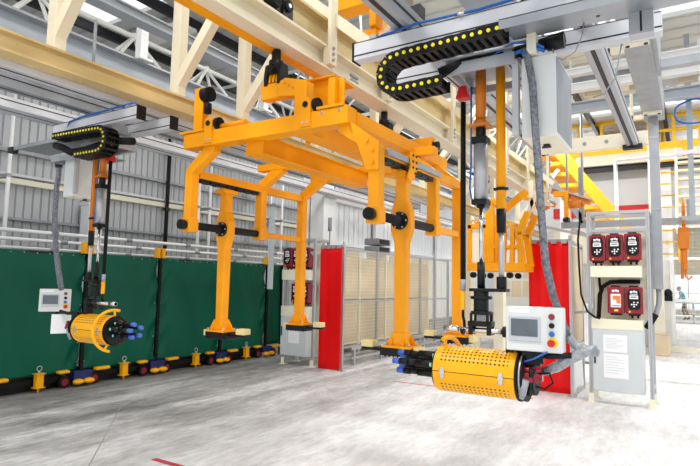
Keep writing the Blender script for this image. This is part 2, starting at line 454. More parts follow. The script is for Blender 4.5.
# carriage riding on the ledge
t2 = Thing('chain_trolley', 'black wheeled chain trolley riding on the ledge of the large beige beam', 'trolley', (XR, 2.9, 3.39))
w = MB()
w.box(XR + .0, XR + .07, 2.68, 2.84, 3.41, 3.52)
w.prism([(2.74, 3.39), (2.85, 3.39), (2.85, 3.46), (2.80, 3.53), (2.74, 3.53)], 'x', XR + .0, XR + .085)
t2.part('body', 'black', w, bev=.006)
t2.part('roller', 'rubber', MB().cyl((XR + .0, 2.68, 3.465), (XR + .09, 2.68, 3.465), .042, n=18))
t2.part('roller', 'rubber', MB().cyl((XR + .085, 2.79, 3.475), (XR + .10, 2.79, 3.475), .04, n=18))
t2.part('bolt', 'silver', MB().cyl((XR + .10, 2.79, 3.475), (XR + .106, 2.79, 3.475), .015, n=12))

# steel ducts and crane runways along the line, on the left
def rail_prof(name, label, x, y0, y1, z0, z1, w, m='alulight', slots=True, cat='crane rail', group=None):
    t = Thing(name, label, cat, (x, y0, z0), group)
    t.part('profile', m, MB().box(x - w / 2, x + w / 2, y0, y1, z0, z1), bev=.003)
    if slots:
        s1 = MB()
        for sgn in (-1, 1): s1.box(x + sgn * (w / 2 - .002) - .004, x + sgn * (w / 2 - .002) + .004, y0, y1, z0 + (z1 - z0) * .62, z0 + (z1 - z0) * .70)
        s1.box(x - .008, x + .008, y0, y1, z0 - .002, z0 + .002)
        t.part('slot', 'dark', s1)
    hb = MB()
    n = 0
    for y in [y0 + .6 + 1.6 * i for i in range(int((y1 - y0) / 1.6))]:
        hb.cyl((x, y, z1), (x, y, z1 + .5), .012, n=8); hb.box(x - .05, x + .05, y - .03, y + .03, z1, z1 + .02)
    t.part('hanger', 'steel', hb)
    return t
rail_prof('crane_runway', 'pale aluminium crane runway directly under the worn beige rail on the left', -3.72, -1.5, 9, 2.93, 3.02, .11)
rail_prof('crane_runway', 'grey crane runway second from the worn beige rail on the left', -4.20, -1.5, 9, 2.96, 3.06, .12, 'steel')
rail_prof('crane_runway', 'pale wide crane runway nearest the grey siding wall', -4.75, -1.5, 12, 2.96, 3.05, .20)
t = Thing('cable_duct', 'wide grey steel channel duct high along the left side above the worn beige rail', 'cable duct', (-5.7, -1, 3.8), 'high grey channels on the left')
t.part('channel', 'slate', MB().box(-6.0, -5.56, -1.5, 18, 3.88, 3.91).box(-6.0, -5.97, -1.5, 18, 3.91, 4.1).box(-5.59, -5.56, -1.5, 18, 3.91, 4.16))
t.part('flange', 'steel', MB().box(-5.70, -5.46, -1.5, 18, 4.16, 4.185))
t.part('ledge', 'alulight', MB().box(-5.56, -5.44, -1.5, 18, 3.86, 3.89))
t.part('lower_ledge', 'steel', MB().box(-5.44, -5.34, -1.5, 18, 3.74, 3.77).box(-5.46, -5.44, -1.5, 18, 3.74, 3.89))
t.part('cable_bundle', 'rubber', MB().tube([(-5.75, y * 1.0, 3.94 + .01 * math.sin(y * 3)) for y in range(-1, 19)], .03))
t = Thing('cable_duct', 'narrow grey steel channel high above the two left crane runways', 'cable duct', (-4.7, -1, 4.2), 'high grey channels on the left')
t.part('channel', 'slate', MB().box(-4.80, -4.64, -1.5, 18, 4.20, 4.22).box(-4.66, -4.64, -1.5, 18, 4.22, 4.27))
t.part('flange', 'steel', MB().box(-4.72, -4.60, -1.5, 18, 4.27, 4.285))
# white cable hangers from the truss
for i, (x, y) in enumerate(((-5.5, 4.0), (-5.5, 6.2))):
    t = Thing('hanger_bracket', ('white drop bracket on the grey duct between the first two beige posts', 'white drop bracket on the grey duct just past the third beige post')[i], 'bracket', (x, y, 4.185))
    t.part('stem', 'white', MB().box(x - .05, x + .05, y - .05, y + .05, 4.2, 4.75))
    t.part('foot', 'white', MB().box(x - .1, x + .1, y - .09, y + .09, 4.185, 4.21))

# wall side pipes and columns
for i, (x, z, r) in enumerate(((-9.5, 2.36, .035), (-9.2, 2.2, .03), (-9.5, 2.08, .022))):
    t = Thing('wall_pipe', ('uppermost white pipe running along the left wall above the green screens', 'middle white pipe running along the left wall above the green screens', 'thin lowest white pipe just above the green screens')[i], 'pipe', (x, 0, z))
    t.part('pipe', 'white', MB().cyl((x, 1.5, z), (x, 13.5, z), r, n=10))
    c = MB()
    for q in range(8): c.cyl((x, 2.3 + q * 1.5, z), (x, 2.42 + q * 1.5, z), r * 1.25, n=10)
    t.part('coupling', 'steel', c)
t = Thing('steel_column', 'white steel column against grey siding behind the left hanging tool', 'column', (-10.2, 6.5, 0), kind='thing')
t.part('shaft', 'white', MB().box(-10.38, -10.1, 6.36, 6.66, 0, 3.05))
t.part('cap_plate', 'white', MB().box(-10.4, -10.08, 6.33, 6.69, 3.05, 3.09))
t = Thing('down_pipe', 'black vertical downpipe on the grey siding wall', 'pipe', (-10.4, 8.45, 0))
t.part('pipe', 'rubber', MB().cyl((-10.36, 8.45, 0), (-10.36, 8.45, ZR - .2), .045, n=10))
t.part('clamp', 'dark', MB().box(-10.42, -10.3, 8.39, 8.51, 3.2, 3.26).box(-10.42, -10.3, 8.39, 8.51, 4.5, 4.56))
for x, y, lab in ((-9.9, 4.72, 'thin white vertical pipe leftmost on the grey siding wall'), (-9.9, 9.0, 'thin white vertical pipe just right of the black downpipe'), (-9.9, 9.35, 'second thin white vertical pipe right of the black downpipe'), (-9.9, 11.6, 'thin white vertical pipe behind the left swing arm'), (-9.9, 12.1, 'thin white vertical pipe farthest along the grey siding wall')):
    t = Thing('conduit', lab, 'pipe', (x, y, 0))
    t.part('pipe', 'white', MB().cyl((x, y, 0), (x, y, 4.9), .035, n=8))
    t.part('saddle', 'steel', MB().box(x - .5, x + .04, y - .04, y + .04, 3.3, 3.36))
t = Thing('steel_column', 'wide white column at the left of the white rear wall', 'column', (-10.1, 14.6, 0), kind='thing')
t.part('shaft', 'white', MB().box(-10.42, -9.9, 14.2, 14.9, 0, ZR - .17))
t.part('base_plate', 'steel', MB().box(-10.42, -9.8, 14.1, 15.0, 0, .04))
for y, lab in ((18.5, 'white column standing against the white rear wall'), (24.5, 'second white column against the white rear wall'), (31.0, 'third white column against the white rear wall')):
    t = Thing('steel_column', lab, 'column', (-10.2, y, 0), kind='thing')
    t.part('shaft', 'white', MB().box(-10.42, -10.3, y - .2, y + .2, 0, ZR - .17))
    t.part('base_plate', 'steel', MB().box(-10.42, -10.28, y - .25, y + .25, 0, .04))
t = Thing('handrail', 'grey sloping tube rail running back along the white rear wall', 'pipe', (-9.9, 14, 4.4))
t.part('tube', 'steel', MB().cyl((-9.75, 12.8, 4.42), (-9.75, 32, 4.78), .10, n=10))
hb = MB()
for y in (14.5, 18, 22, 26, 30): hb.box(-10.5, -9.75, y - .04, y + .04, 4.4 + (y - 12.8) * .019, 4.46 + (y - 12.8) * .019)
t.part('bracket', 'steel', hb)
t = Thing('cross_plate', 'beige cross plate with bolts below the orange carrier beam', 'bracket', (-9, 11.7, 4.4))
t.part('plate', 'cream', MB().box(-9.9, -8.2, 11.7, 11.8, 4.45, 4.8), bev=.01)
t.part('bolt', 'dark', MB().cyl((-9.3, 11.66, 4.6), (-9.3, 11.7, 4.6), .03, n=8).cyl((-8.6, 11.66, 4.65), (-8.6, 11.7, 4.65), .03, n=8))

# ------------------------------------------------------------------ orange vehicle carrier
def carrier_pad(T, x, y, s, zf):
    """support foot under a swing arm; s = direction of the long thin tongue along X"""
    f = MB()
    f.box(x - .10, x + .10, y - .075, y + .075, zf, zf + .016)
    for q in (-1, 1):
        f.prism([(x - .09, zf + .016), (x + .09, zf + .016), (x + .038, zf + .095), (x - .038, zf + .095)], 'y', y + q * .042 - .005, y + q * .042 + .005)
        f.prism([(y - .07, zf + .016), (y + .07, zf + .016), (y + .04, zf + .095), (y - .04, zf + .095)], 'x', x + q * .042 - .005, x + q * .042 + .005)
    foot = T.part('foot', 'orange', f, bev=.002)
    b = MB()
    for i in (-1, 1):
        for j in (-1, 1): b.cyl((x + i * .082, y + j * .06, zf + .016), (x + i * .082, y + j * .06, zf + .03), .009, n=6)
    T.part('bolt', 'silver', b, foot)
    sl = MB()
    sl.cbox((x + s * .005, y, zf - .026), (.23, .13, .052))
    sl.box(min(x + s * .11, x + s * .28), max(x + s * .11, x + s * .28), y - .03, y + .03, zf - .03, zf - .008)
    for i in range(7): sl.cyl((x - .09 + i * .03, y - .05, zf - .06), (x - .09 + i * .03, y - .05, zf - .052), .007, n=6)
    slab = T.part('pad_slab', 'black', sl, bev=.003)
    T.part('rubber_block', 'pad', MB().cbox((x + s * .235, y, zf + .012), (.09, .075, .045)), slab, bev=.006)
    T.part('rubber_block', 'pad', MB().cbox((x - s * .125, y, zf - .012), (.045, .10, .05)), slab, bev=.006)

def build_carrier():
    T = Thing('vehicle_carrier', 'large orange overhead vehicle carrier with four hanging arms on black pads', 'vehicle carrier', (-2.4, 3.5, 1.14))
    P = T.part
    P('front_beam', 'orange', MB().box(-3.24, -1.77, 2.765, 2.88, 2.585, 2.695), bev=.005)
    P('rear_beam', 'orange', MB().box(-3.20, -1.80, 4.34, 4.44, 2.585, 2.69), bev=.005)
    sp = MB().box(-2.66, -2.645, 2.88, 4.34, 2.50, 2.62).box(-2.68, -2.52, 2.84, 4.36, 2.492, 2.502).box(-2.68, -2.52, 2.84, 4.36, 2.618, 2.628).box(-2.555, -2.54, 2.88, 4.34, 2.50, 2.62)
    sp.box(-2.68, -2.52, 2.85, 2.862, 2.50, 2.62)
    P('spine_beam', 'orange', sp, bev=.002)
    up = MB().box(-2.30, -2.16, 2.88, 4.34, 2.60, 2.70)
    for y in (3.1, 3.9, 4.05): up.box(-2.33, -2.30, y - .012, y + .012, 2.58, 2.74)
    P('upper_spine', 'orange', up, bev=.003)
    P('side_beam', 'orange', MB().box(-1.86, -1.76, 2.88, 4.36, 2.59, 2.68), bev=.004)
    # uprights with guide rollers
    u = MB().box(-3.17, -3.075, 2.79, 2.85, 2.715, 3.05).box(-3.28, -3.02, 2.755, 2.875, 2.697, 2.715)
    u = P('upright', 'orange', u, bev=.003)
    P('guide_roller', 'rubber', MB().cyl((-3.075, 2.80, 2.985), (-3.005, 2.80, 2.985), .055, n=24).cyl((-3.005, 2.80, 2.985), (-2.998, 2.80, 2.985), .022, n=16), u)
    P('guide_roller', 'rubber', MB().cyl((-3.03, 2.80, 2.84), (-3.03, 2.80, 2.915), .028, n=18), u)
    b = MB()
    for x in (-3.25, -3.05): b.cyl((x, 2.80, 2.66), (x, 2.80, 2.697), .013, n=8)
    P('bolt', 'steel', b, u)
    u = MB().box(-1.935, -1.885, 2.79, 2.85, 2.715, 2.905).box(-2.0, -1.80, 2.755, 2.9, 2.697, 2.715).box(-1.885, -1.84, 2.83, 2.845, 2.715, 2.905)
    u = P('upright', 'orange', u, bev=.003)
    b = MB()
    for x in (-1.965, -1.83): b.cyl((x, 2.775, 2.66), (x, 2.775, 2.697), .013, n=8)
    P('bolt', 'steel', b, u)
    for x in (-2.97, -2.085):
        br = MB().prism([(x - .04, 2.60), (x + .04, 2.60), (x + .04, 2.755), (x + .022, 2.79), (x - .022, 2.79), (x - .04, 2.755)], 'y', 2.752, 2.765)
        br = P('roller_bracket', 'orange', br)
        P('pin', 'black', MB().cyl((x, 2.745, 2.745), (x, 2.752, 2.745), .02, n=18), br)
        P('roller', 'rubber', MB().cyl((x + .045, 2.80, 2.745), (x + .075, 2.80, 2.745), .046, n=20), br)
        q = MB()
        for d in (-.022, .022): q.cyl((x + d, 2.745, 2.625), (x + d, 2.752, 2.625), .008, n=8)
        P('bolt', 'silver', q, br)
    P('tie_tube', 'orange', MB().cyl((-2.9, 2.82, 2.725), (-2.66, 2.82, 2.725), .024, n=14))
    # yokes from the two trolleys
    for y, x1, z in ((2.82, -2.10, 2.90), (4.39, -1.90, 2.84)):
        yk = MB().box(-2.50, -2.30 if y < 4 else x1, y - .035, y + .035, z - .055, z + .055)
        yk.prism([(-2.34, z - .05), (-2.34, z + .05), (-2.28, z + .07), (x1, z + .02), (x1, 2.69), (-2.20, 2.69), (-2.20, z - .07)], 'y', y - .042, y + .042)
        yk = P('load_yoke', 'orange', yk, bev=.006)
        fn = MB()
        for i in range(3): fn.prism([(y - .035, z + .06), (y + .035, z + .06), (y + .02, z + .14), (y - .02, z + .14)], 'x', -2.435 + i * .03, -2.42 + i * .03)
        P('lug', 'orange', fn, yk)
        h = MB()
        for i in range(3): h.cyl((-2.28 + i * .035, y - .047, z + .03 - i * .022), (-2.28 + i * .035, y - .04, z + .03 - i * .022), .009, n=10)
        P('pin_holes', 'deep', h, yk)
        tr = MB().cyl((-2.40, y, 3.10), (-2.40, y, 3.20), .032, n=16).cyl((-2.40, y, 3.08), (-2.40, y, 3.12), .05, n=16)
        tr.box(-2.455, -2.335, y - .04, y + .04, 3.02, 3.09)
        for i in (-1, 1):
            tr.prism([(y - .045, 2.94), (y + .045, 2.94), (y + .05, 3.0), (y + .035, 3.09), (y - .035, 3.09), (y - .05, 3.0)], 'x', -2.395 + i * .058 - .014, -2.395 + i * .058 + .014)
        tr.cyl((-2.47, y, 2.965), (-2.32, y, 2.965), .026, n=16)
        tr.cyl((-2.40, y - .07, 3.045), (-2.40, y + .07, 3.045), .028, n=16)
        P('trolley', 'black', tr, bev=.004)
        e = MB().cyl((x1 + .005, y, z - .02), (x1 + .05, y, z - .02), .036, n=18)
        if y > 4: P('buffer', 'rubber', e)
    db = MB().box(-2.30, -2.06, 3.08, 3.16, 2.80, 3.03).box(-2.30, -2.04, 3.02, 3.32, 2.785, 2.80).box(-2.30, -2.06, 3.04, 3.32, 3.03, 3.045)
    P('drive_block', 'orange', db, bev=.004)
    slots = MB()
    for z in (2.82, 2.89, 2.95): slots.cyl((-2.10, 3.07, z), (-2.10, 3.08, z), .022, n=14)
    P('slots', 'dark', slots)
    # the two side frames
    for side, x, s in (('L', -3.2, 1), ('R', -1.6, -1)):
        yf, ym, yr = (2.83, 3.62, 4.22) if side == 'L' else (2.84, 3.70, 4.20)
        for i, y in enumerate((yf, ym, yr)):
            bt = 1.965 if i < 2 else 1.19
            w = .037
            p = MB()
            # bent post in the X-Z plane
            xi = x + s * .26
            p.prism([(x - w, bt), (x + w, bt), (x + w, 2.40), (xi + s * .0, 2.545), (xi, 2.60), (xi - s * .085, 2.60), (x - w, 2.43)] if s > 0 else
                    [(x + w, bt), (x - w, bt), (x - w, 2.40), (xi, 2.545), (xi, 2.60), (xi + .085, 2.60), (x + w, 2.43)], 'y', y - .036, y + .036)
            p = P('hanging_post' if i < 2 else 'swing_arm', 'orange', p, bev=.004)
            if i == 1 or i == 2:
                P('stub_arm', 'orange', MB().box(min(x - s * .02, x + s * .60), max(x - s * .02, x + s * .60), y - .04, y + .04, 2.56, 2.62) if i == 1 else MB().box(min(x + s * .2, x + s * .6), max(x + s * .2, x + s * .6), y - .04, y + .04, 2.55, 2.61), p, bev=.004)
            if i == 0 and s < 0:
                g = MB().prism([(x - .17, 2.60), (x + .038, 2.45), (x + .038, 2.28), (x - .045, 2.28)], 'y', y - .048, y - .036)
                P('gusset', 'orange', g, p)
                q = MB()
                for a in ((x - .045, 2.46), (x - .004, 2.40), (x - .004, 2.325)): q.cyl((a[0], y - .056, a[1]), (a[0], y - .048, a[1]), .013, n=12)
                P('bolt', 'orange', q, p)
        P('upper_bar', 'orange', MB().box(x - .035, x + .035, yf + .05, yr - .05, 2.375, 2.435), bev=.004)
        rk = MB()
        n = 7
        for i in range(n):
            a = yf + .06 + (ym - yf - .12) * i / n; b2 = yf + .06 + (ym - yf - .12) * (i + 1) / n
            rk.prism([(a, 2.375), (b2, 2.375), (b2 - .01, 2.345), ((a + b2) / 2, 2.352), (a + .01, 2.345)], 'x', x - .03, x + .03)
        P('scalloped_strip', 'black', rk)
        P('lower_bar', 'orange', MB().box(x - .025, x + .025, ym + .04, yr - .04, 1.985, 2.03), bev=.004)
        # pivot rod, end clamps
        P('pivot_rod', 'rubber', MB().cyl((x, yf - .10, 2.01), (x, ym + .04, 2.01), .030, n=20))
        for y in (yf, ym): P('rod_clamp', 'orange', MB().box(x - .046, x + .046, y - .046, y + .046, 1.957, 2.065), bev=.008)
        P('rod_cap', 'black', MB().cyl((x, yf - .095, 2.01), (x, yf - .06, 2.01), .037, n=20))
        # near swing arm with ring hub
        ya = 3.20
        a = MB()
        oc = []
        for i in range(12):
            t = 2 * PI * (i + .5) / 12; oc.append((ya + 0, 0))
        hexa = [(x - .036, 1.18), (x + .036, 1.18), (x + .044, 1.86), (x + .074, 1.955), (x + .074, 2.065), (x + .040, 2.16), (x + .034, 2.34), (x - .034, 2.34), (x - .040, 2.16), (x - .074, 2.065), (x - .074, 1.955), (x - .044, 1.86)]
        a.prism(hexa, 'y', ya - .038, ya + .038)
        arm = P('swing_arm', 'orange', a, bev=.012)
        P('hub', 'black', MB().cyl((x, ya - .055, 2.01), (x, ya + .052, 2.01), .058, n=24), arm)
        hb = MB()
        for i in range(6):
            t = PI / 3 * i; hb.cyl((x + .052 * math.cos(t), ya - .06, 2.01 + .046 * math.sin(t)), (x + .052 * math.cos(t), ya - .055, 2.01 + .052 * math.sin(t)), .006, n=8)
        P('hub_bolts', 'silver', hb, arm)
        rb = MB().prism([(ya - .08, 2.30), (ya + .08, 2.30), (ya + .08, 2.33), (ya - .08, 2.33)], 'x', x - .05, x + .05)
        rb.cyl((x, ya - .06, 2.32), (x, ya + .06, 2.32), .03, n=14)
        P('hook_lug', 'orange', rb, arm)
        carrier_pad(T, x, ya, s, 1.195)
        carrier_pad(T, x, yr, s, 1.195)
        if s < 0:
            P('linear_rail', 'galv', MB().box(x + .037, x + .058, yf + .05, ym + .0, 2.385, 2.425), bev=.002)
            sl = MB().box(x + .06, x + .075, ya - .03, ya + .06, 2.34, 2.46).beam((x + .068, ya - .05, 2.27), (x + .068, ya + .0, 2.36), .012, .07)
            sl = P('slider_plate', 'orange', sl, bev=.003)
            q = MB()
            for dy in (-.01, .04):
                for z in (2.36, 2.40, 2.44): q.cyl((x + .075, ya + dy, z), (x + .082, ya + dy, z), .008, n=8)
            P('bolt', 'dark', q, sl)
    return T
build_carrier()

# second carrier further down the line
def second_carrier():
    T = Thing('vehicle_carrier', 'smaller orange carrier frame with rollers hanging farther down the line', 'vehicle carrier', (-2.45, 8.1, 1.75))
    for y in (8.0, 8.45):
        T.part('bottom_bar', 'orange', MB().box(-2.88, -2.03, y - .04, y + .04, 1.82, 1.94), bev=.006)
        pf = T.part('panel_frame', 'orange', MB().box(-2.88, -2.82, y - .035, y + .035, 1.94, 2.52).box(-2.66, -2.60, y - .035, y + .035, 1.94, 2.52).box(-2.88, -2.60, y - .035, y + .035, 2.46, 2.53), bev=.005)
        T.part('panel', 'cream', MB().box(-2.82, -2.66, y - .005, y + .005, 1.95, 2.46), pf)
        T.part('slanted_plate', 'orange', MB().prism([(-2.60, 1.94), (-2.48, 1.94), (-2.48, 2.86), (-2.60, 2.66)], 'y', y - .03, y + .03), bev=.005)
        for xx in (-2.34, -2.22): T.part('upright', 'orange', MB().beam((xx, y, 1.94), (xx + .02, y, 2.50), .06, .07, (0, 1, 0)), bev=.004)
        T.part('tilted_arm', 'orange', MB().beam((-2.06, y, 1.9), (-2.12, y, 2.38), .09, .07, (0, 1, 0)).beam((-2.12, y, 2.36), (-1.98, y, 2.68), .09, .07, (0, 1, 0)), bev=.005)
        T.part('tie_bar', 'orange', MB().box(-2.48, -2.06, y - .02, y + .02, 2.16, 2.20))
        for xx in (-2.80, -2.70, -2.3): T.part('lifting_loop', 'orange', MB().tube([(xx + .04 * math.cos(q / 10 * PI), y, 2.53 - (.04 if xx > -2.5 else 0) + .06 * math.sin(q / 10 * PI)) for q in range(11)], .012))
        for xx in (-2.80, -2.68, -2.25): T.part('roller', 'rubber', MB().cyl((xx, y - .03, 1.76), (xx, y + .03, 1.76), .045, n=16))
    for xx in (-2.85, -2.07): T.part('side_beam', 'orange', MB().box(xx - .03, xx + .03, 8.04, 8.41, 1.83, 1.92), bev=.004)
    T.part('yoke', 'orange', MB().box(-2.53, -2.45, 7.97, 8.48, 2.80, 2.90).box(-2.42, -2.37, 8.15, 8.25, 2.85, 3.195), bev=.004)
    T.part('brace', 'orange', MB().beam((-2.42, 8.2, 2.72), (-2.05, 8.2, 3.02), .06, .10), bev=.006)
second_carrier()
def drive_station(x, y, lab):
    T = Thing('drive_station', lab, 'conveyor drive', (x, y, 3.6))
    T.part('frame', 'orange', MB().box(x - .05, x + .35, y, y + .08, 3.60, 4.15).box(x + .30, x + .38, y - .05, y + .10, 4.15, 4.45).box(x - .1, x + .5, y - .1, y + .18, 3.58, 3.62), bev=.008)
    T.part('arm', 'yellow', MB().box(x - .1, x + 1.0, y - .05, y + .15, 4.40, 4.62), bev=.01)
    T.part('motor', 'steel', MB().cyl((x + .62, y + .05, 3.98), (x + .62, y + .05, 4.35), .11, n=18).cyl((x + .62, y + .05, 3.92), (x + .62, y + .05, 3.98), .07, n=18))
    T.part('terminal_box', 'dark', MB().box(x + .74, x + .86, y - .05, y + .07, 4.12, 4.24), bev=.006)
    T.part('flange', 'orange', MB().cyl((x + .62, y + .05, 3.86), (x + .62, y + .05, 3.92), .2, n=24))
drive_station(-2.95, 4.55, 'orange drive bracket with grey motor behind the beige post at the top')

# ------------------------------------------------------------------ hanging tools
def half_shell(xb, s, y, z, R, L, lo, hi, n=18):
    mb = MB(); idx = {}
    vs = []
    for i in range(n + 1):
        t = lo + (hi - lo) * i / n
        for j, u in enumerate((0, L)):
            vs.append((xb + s * u, y + R * math.cos(t), z + R * math.sin(t)))
            mb.uv[len(vs) - 1] = (u, R * t)
    mb.add(vs, [(2 * i, 2 * i + 1, 2 * i + 3, 2 * i + 2) for i in range(n)], True)
    return mb

def operator_panel(T, c, ang, parent=None):
    """grey box with screen and four buttons; c = centre of the front face, ang = turn about Z (0 faces -Y)"""
    rx = Vector((math.cos(ang), math.sin(ang), 0)); ry = Vector((-math.sin(ang), math.cos(ang), 0)); rz = Vector((0, 0, 1)); R = (rx, ry, rz)
    c = Vector(c); W, Hh, D = .244, .195, .075
    P = lambda a, b, d=0: c + rx * a + rz * b - ry * d
    pan = T.part('operator_panel', 'grybox', MB().obox(c + ry * D / 2, R, (W, D, Hh)), bev=.006)
    T.part('bezel', 'silver', MB().obox(P(-.038, .0, .003), R, (.138, .006, .110)), pan, bev=.003)
    T.part('screen', 'screen', MB().obox(P(-.038, .006, .007), R, (.116, .003, .076)), pan)
    for zz, m, r in ((.058, 'maroon', .011), (.02, 'black', .010), (-.016, 'blue', .010)):
        T.part('button', m, MB().cyl(P(.078, zz, 0), P(.078, zz, .012), r * 1.25, r, n=16), pan)
    T.part('stop_plate', 'yelcap', MB().cyl(P(.082, -.052, 0), P(.082, -.052, .006), .022, n=20), pan)
    T.part('stop_button', 'red', MB().cyl(P(.08, -.054, .006), P(.08, -.054, .028), .013, .016, n=18), pan)
    T.part('name_strip', 'paper', MB().obox(P(-.06, .078, .001), R, (.09, .002, .014)), pan)
    T.part('stay', 'black', MB().obox(P(.02, -.12, -.035), R, (.03, .02, .06)), pan)
    return pan

def nut_runner(xb, s, y, z, lab, pan_c, pan_ang, ring_end):
    X = lambda u: xb + s * u
    R, L = .11, .39
    T = Thing('nut_runner', lab, 'multi spindle nut runner', (X(.2), y, z - R), 'multi spindle nut runners')
    P = T.part
    P('upper_cover', 'perf', half_shell(xb, s, y, z, R, L, .01, PI - .01))
    P('lower_cover', 'perf', half_shell(xb, s, y, z, R, L, PI + .02, 2 * PI - .02))
    sm = MB()
    for q in (-1, 1): sm.box(min(X(0), X(L)), max(X(0), X(L)), y + q * (R - .004) - .003, y + q * (R - .004) + .003, z - .005, z + .005)
    sm.cyl((X(.004), y, z), (X(L - .004), y, z), R - .006, n=36)
    P('seam', 'black', sm)
    for u in (.06, .34):
        l = MB().box(X(u) - .01, X(u) + .01, y - R - .008, y - R + .004, z - .032, z + .022).box(X(u) - .013, X(u) + .013, y - R - .010, y - R - .006, z - .012, z + .005)
        P('latch', 'chrome', l, bev=.002)
    P('front_disc', 'black', MB().cyl((X(L - .004), y, z), (X(L + .012), y, z), R - .012, n=36))
    bk = MB()
    for i, (u0, u1, r) in enumerate(((-.012, 0, R + .004), (-.026, -.012, R - .018), (-.036, -.026, R + .002), (-.075, -.036, R - .03))):
        bk.cyl((X(u0), y, z), (X(u1), y, z), r, n=36)
    P('rear_flange', 'rubber', bk)
    P('rear_ring', 'silver', MB().tube([(X(-.019), y + (R - .008) * math.cos(q / 36 * 2 * PI), z + (R - .008) * math.sin(q / 36 * 2 * PI)) for q in range(36)], .006, closed=True))
    for i in range(5):
        t = 2 * PI * i / 5 + .5
        a, b = y + .047 * math.cos(t), z + .012 + .047 * math.sin(t)
        e = .0 if i % 2 else .012
        sp = P('spindle', 'black', MB().cyl((X(L), a, b), (X(L + .115), a, b), .019, n=16).cyl((X(L + .115), a, b), (X(L + .175), a, b), .013, n=14).cyl((X(L + .16), a, b), (X(L + .195 + e), a, b), .0165, n=14))
        P('socket', 'bluetip', MB().cyl((X(L + .195 + e), a, b), (X(L + .232 + e), a, b), .0155, n=14), sp)
        P('label_patch', 'green_led', MB().box(min(X(L + .02), X(L + .036)), max(X(L + .02), X(L + .036)), a - .0205, a - .017, b - .009, b + .009), sp)
    # guard ring round the front end, open on the far side
    sg = -s
    pts = []
    for q in range(25):
        t = PI / 2 - .30 + (ring_end + .30) * q / 24
        pts.append((X(L - .02 - .03 * math.cos((q - 12) / 12 * 1.4)), y + s * .150 * math.cos(t), z + .150 * math.sin(t)))
    gr = P('guard_ring', 'yellow', MB().tube(pts, .011, n=12))
    spk = MB()
    for q in (2, 22):
        p = Vector(pts[q]); spk.cyl(p, (X(L - .02), y + (p.y - y) * .68, z + (p.z - z) * .68), .008, n=10)
    P('ring_stay', 'yellow', spk, gr)
    # suspension
    hg = MB().box(min(X(.02), X(.06)), max(X(.02), X(.06)), y - .03, y + .03, z + R - .03, z + R + .115)
    hg.cyl((X(.0), y, z + .195), (X(.08), y, z + .195), .026, n=16)
    P('mount', 'black', hg, bev=.004)
    P('suspension_tube', 'chrome', MB().cyl((X(.02), y, z + .195), (X(.375), y, z + .195), .0135, n=18).cyl((X(.30), y, z + .195), (X(.375), y, z + .195), .0155, n=18))
    # rear handle, red clamp
    hd = MB().tube([(X(.01), y - .02, z + .118), (X(-.06), y - .03, z + .112), (X(-.14), y - .05, z + .105), (X(-.235), y - .06, z + .118)], .013, n=12)
    hd.tube([(X(-.05), y - .04, z - .07), (X(-.065), y - .07, z - .01), (X(-.075), y - .08, z + .05)], .015, n=12)
    hd.box(min(X(-.10), X(-.02)), max(X(-.10), X(-.02)), y - .05, y + .0, z + .06, z + .125)
    hd = P('handlebar', 'black', hd)
    cl = MB().box(min(X(-.115), X(-.03)), max(X(-.115), X(-.03)), y - .085, y - .05, z - .005, z + .03)
    for q in range(3): cl.cyl((X(-.04 - .028 * q), y - .095, z + .0), (X(-.04 - .028 * q), y - .085, z + .0), .012, n=12)
    cl.cyl((X(-.035), y - .07, z + .04), (X(-.11), y - .07, z + .04), .014, n=12)
    P('red_clamp', 'maroon', cl, hd, bev=.003)
    P('grip', 'steel', MB().cyl((X(-.03), y - .09, z - .07), (X(-.05), y - .10, z + .0), .016, n=14).cyl((X(-.028), y - .088, z - .085), (X(-.03), y - .09, z - .065), .011, n=12), hd)
    if s < 0: P('loop_cable', 'rubber', MB().tube([(X(-.10), y - .08, z + .03), (X(-.15), y - .10, z + .04), (X(-.165), y - .10, z - .0), (X(-.13), y - .10, z - .03), (X(-.09), y - .09, z - .025)], .005, n=8), hd)
    operator_panel(T, pan_c, pan_ang)
    if s > 0:
        P('paper_sheet', 'paper', MB().obox((X(-.22), y - .04, z + .02), (Vector((math.cos(pan_ang), math.sin(pan_ang), 0)), Vector((-math.sin(pan_ang), math.cos(pan_ang), 0)), Vector((0, 0, 1))), (.17, .004, .15)))
    return T

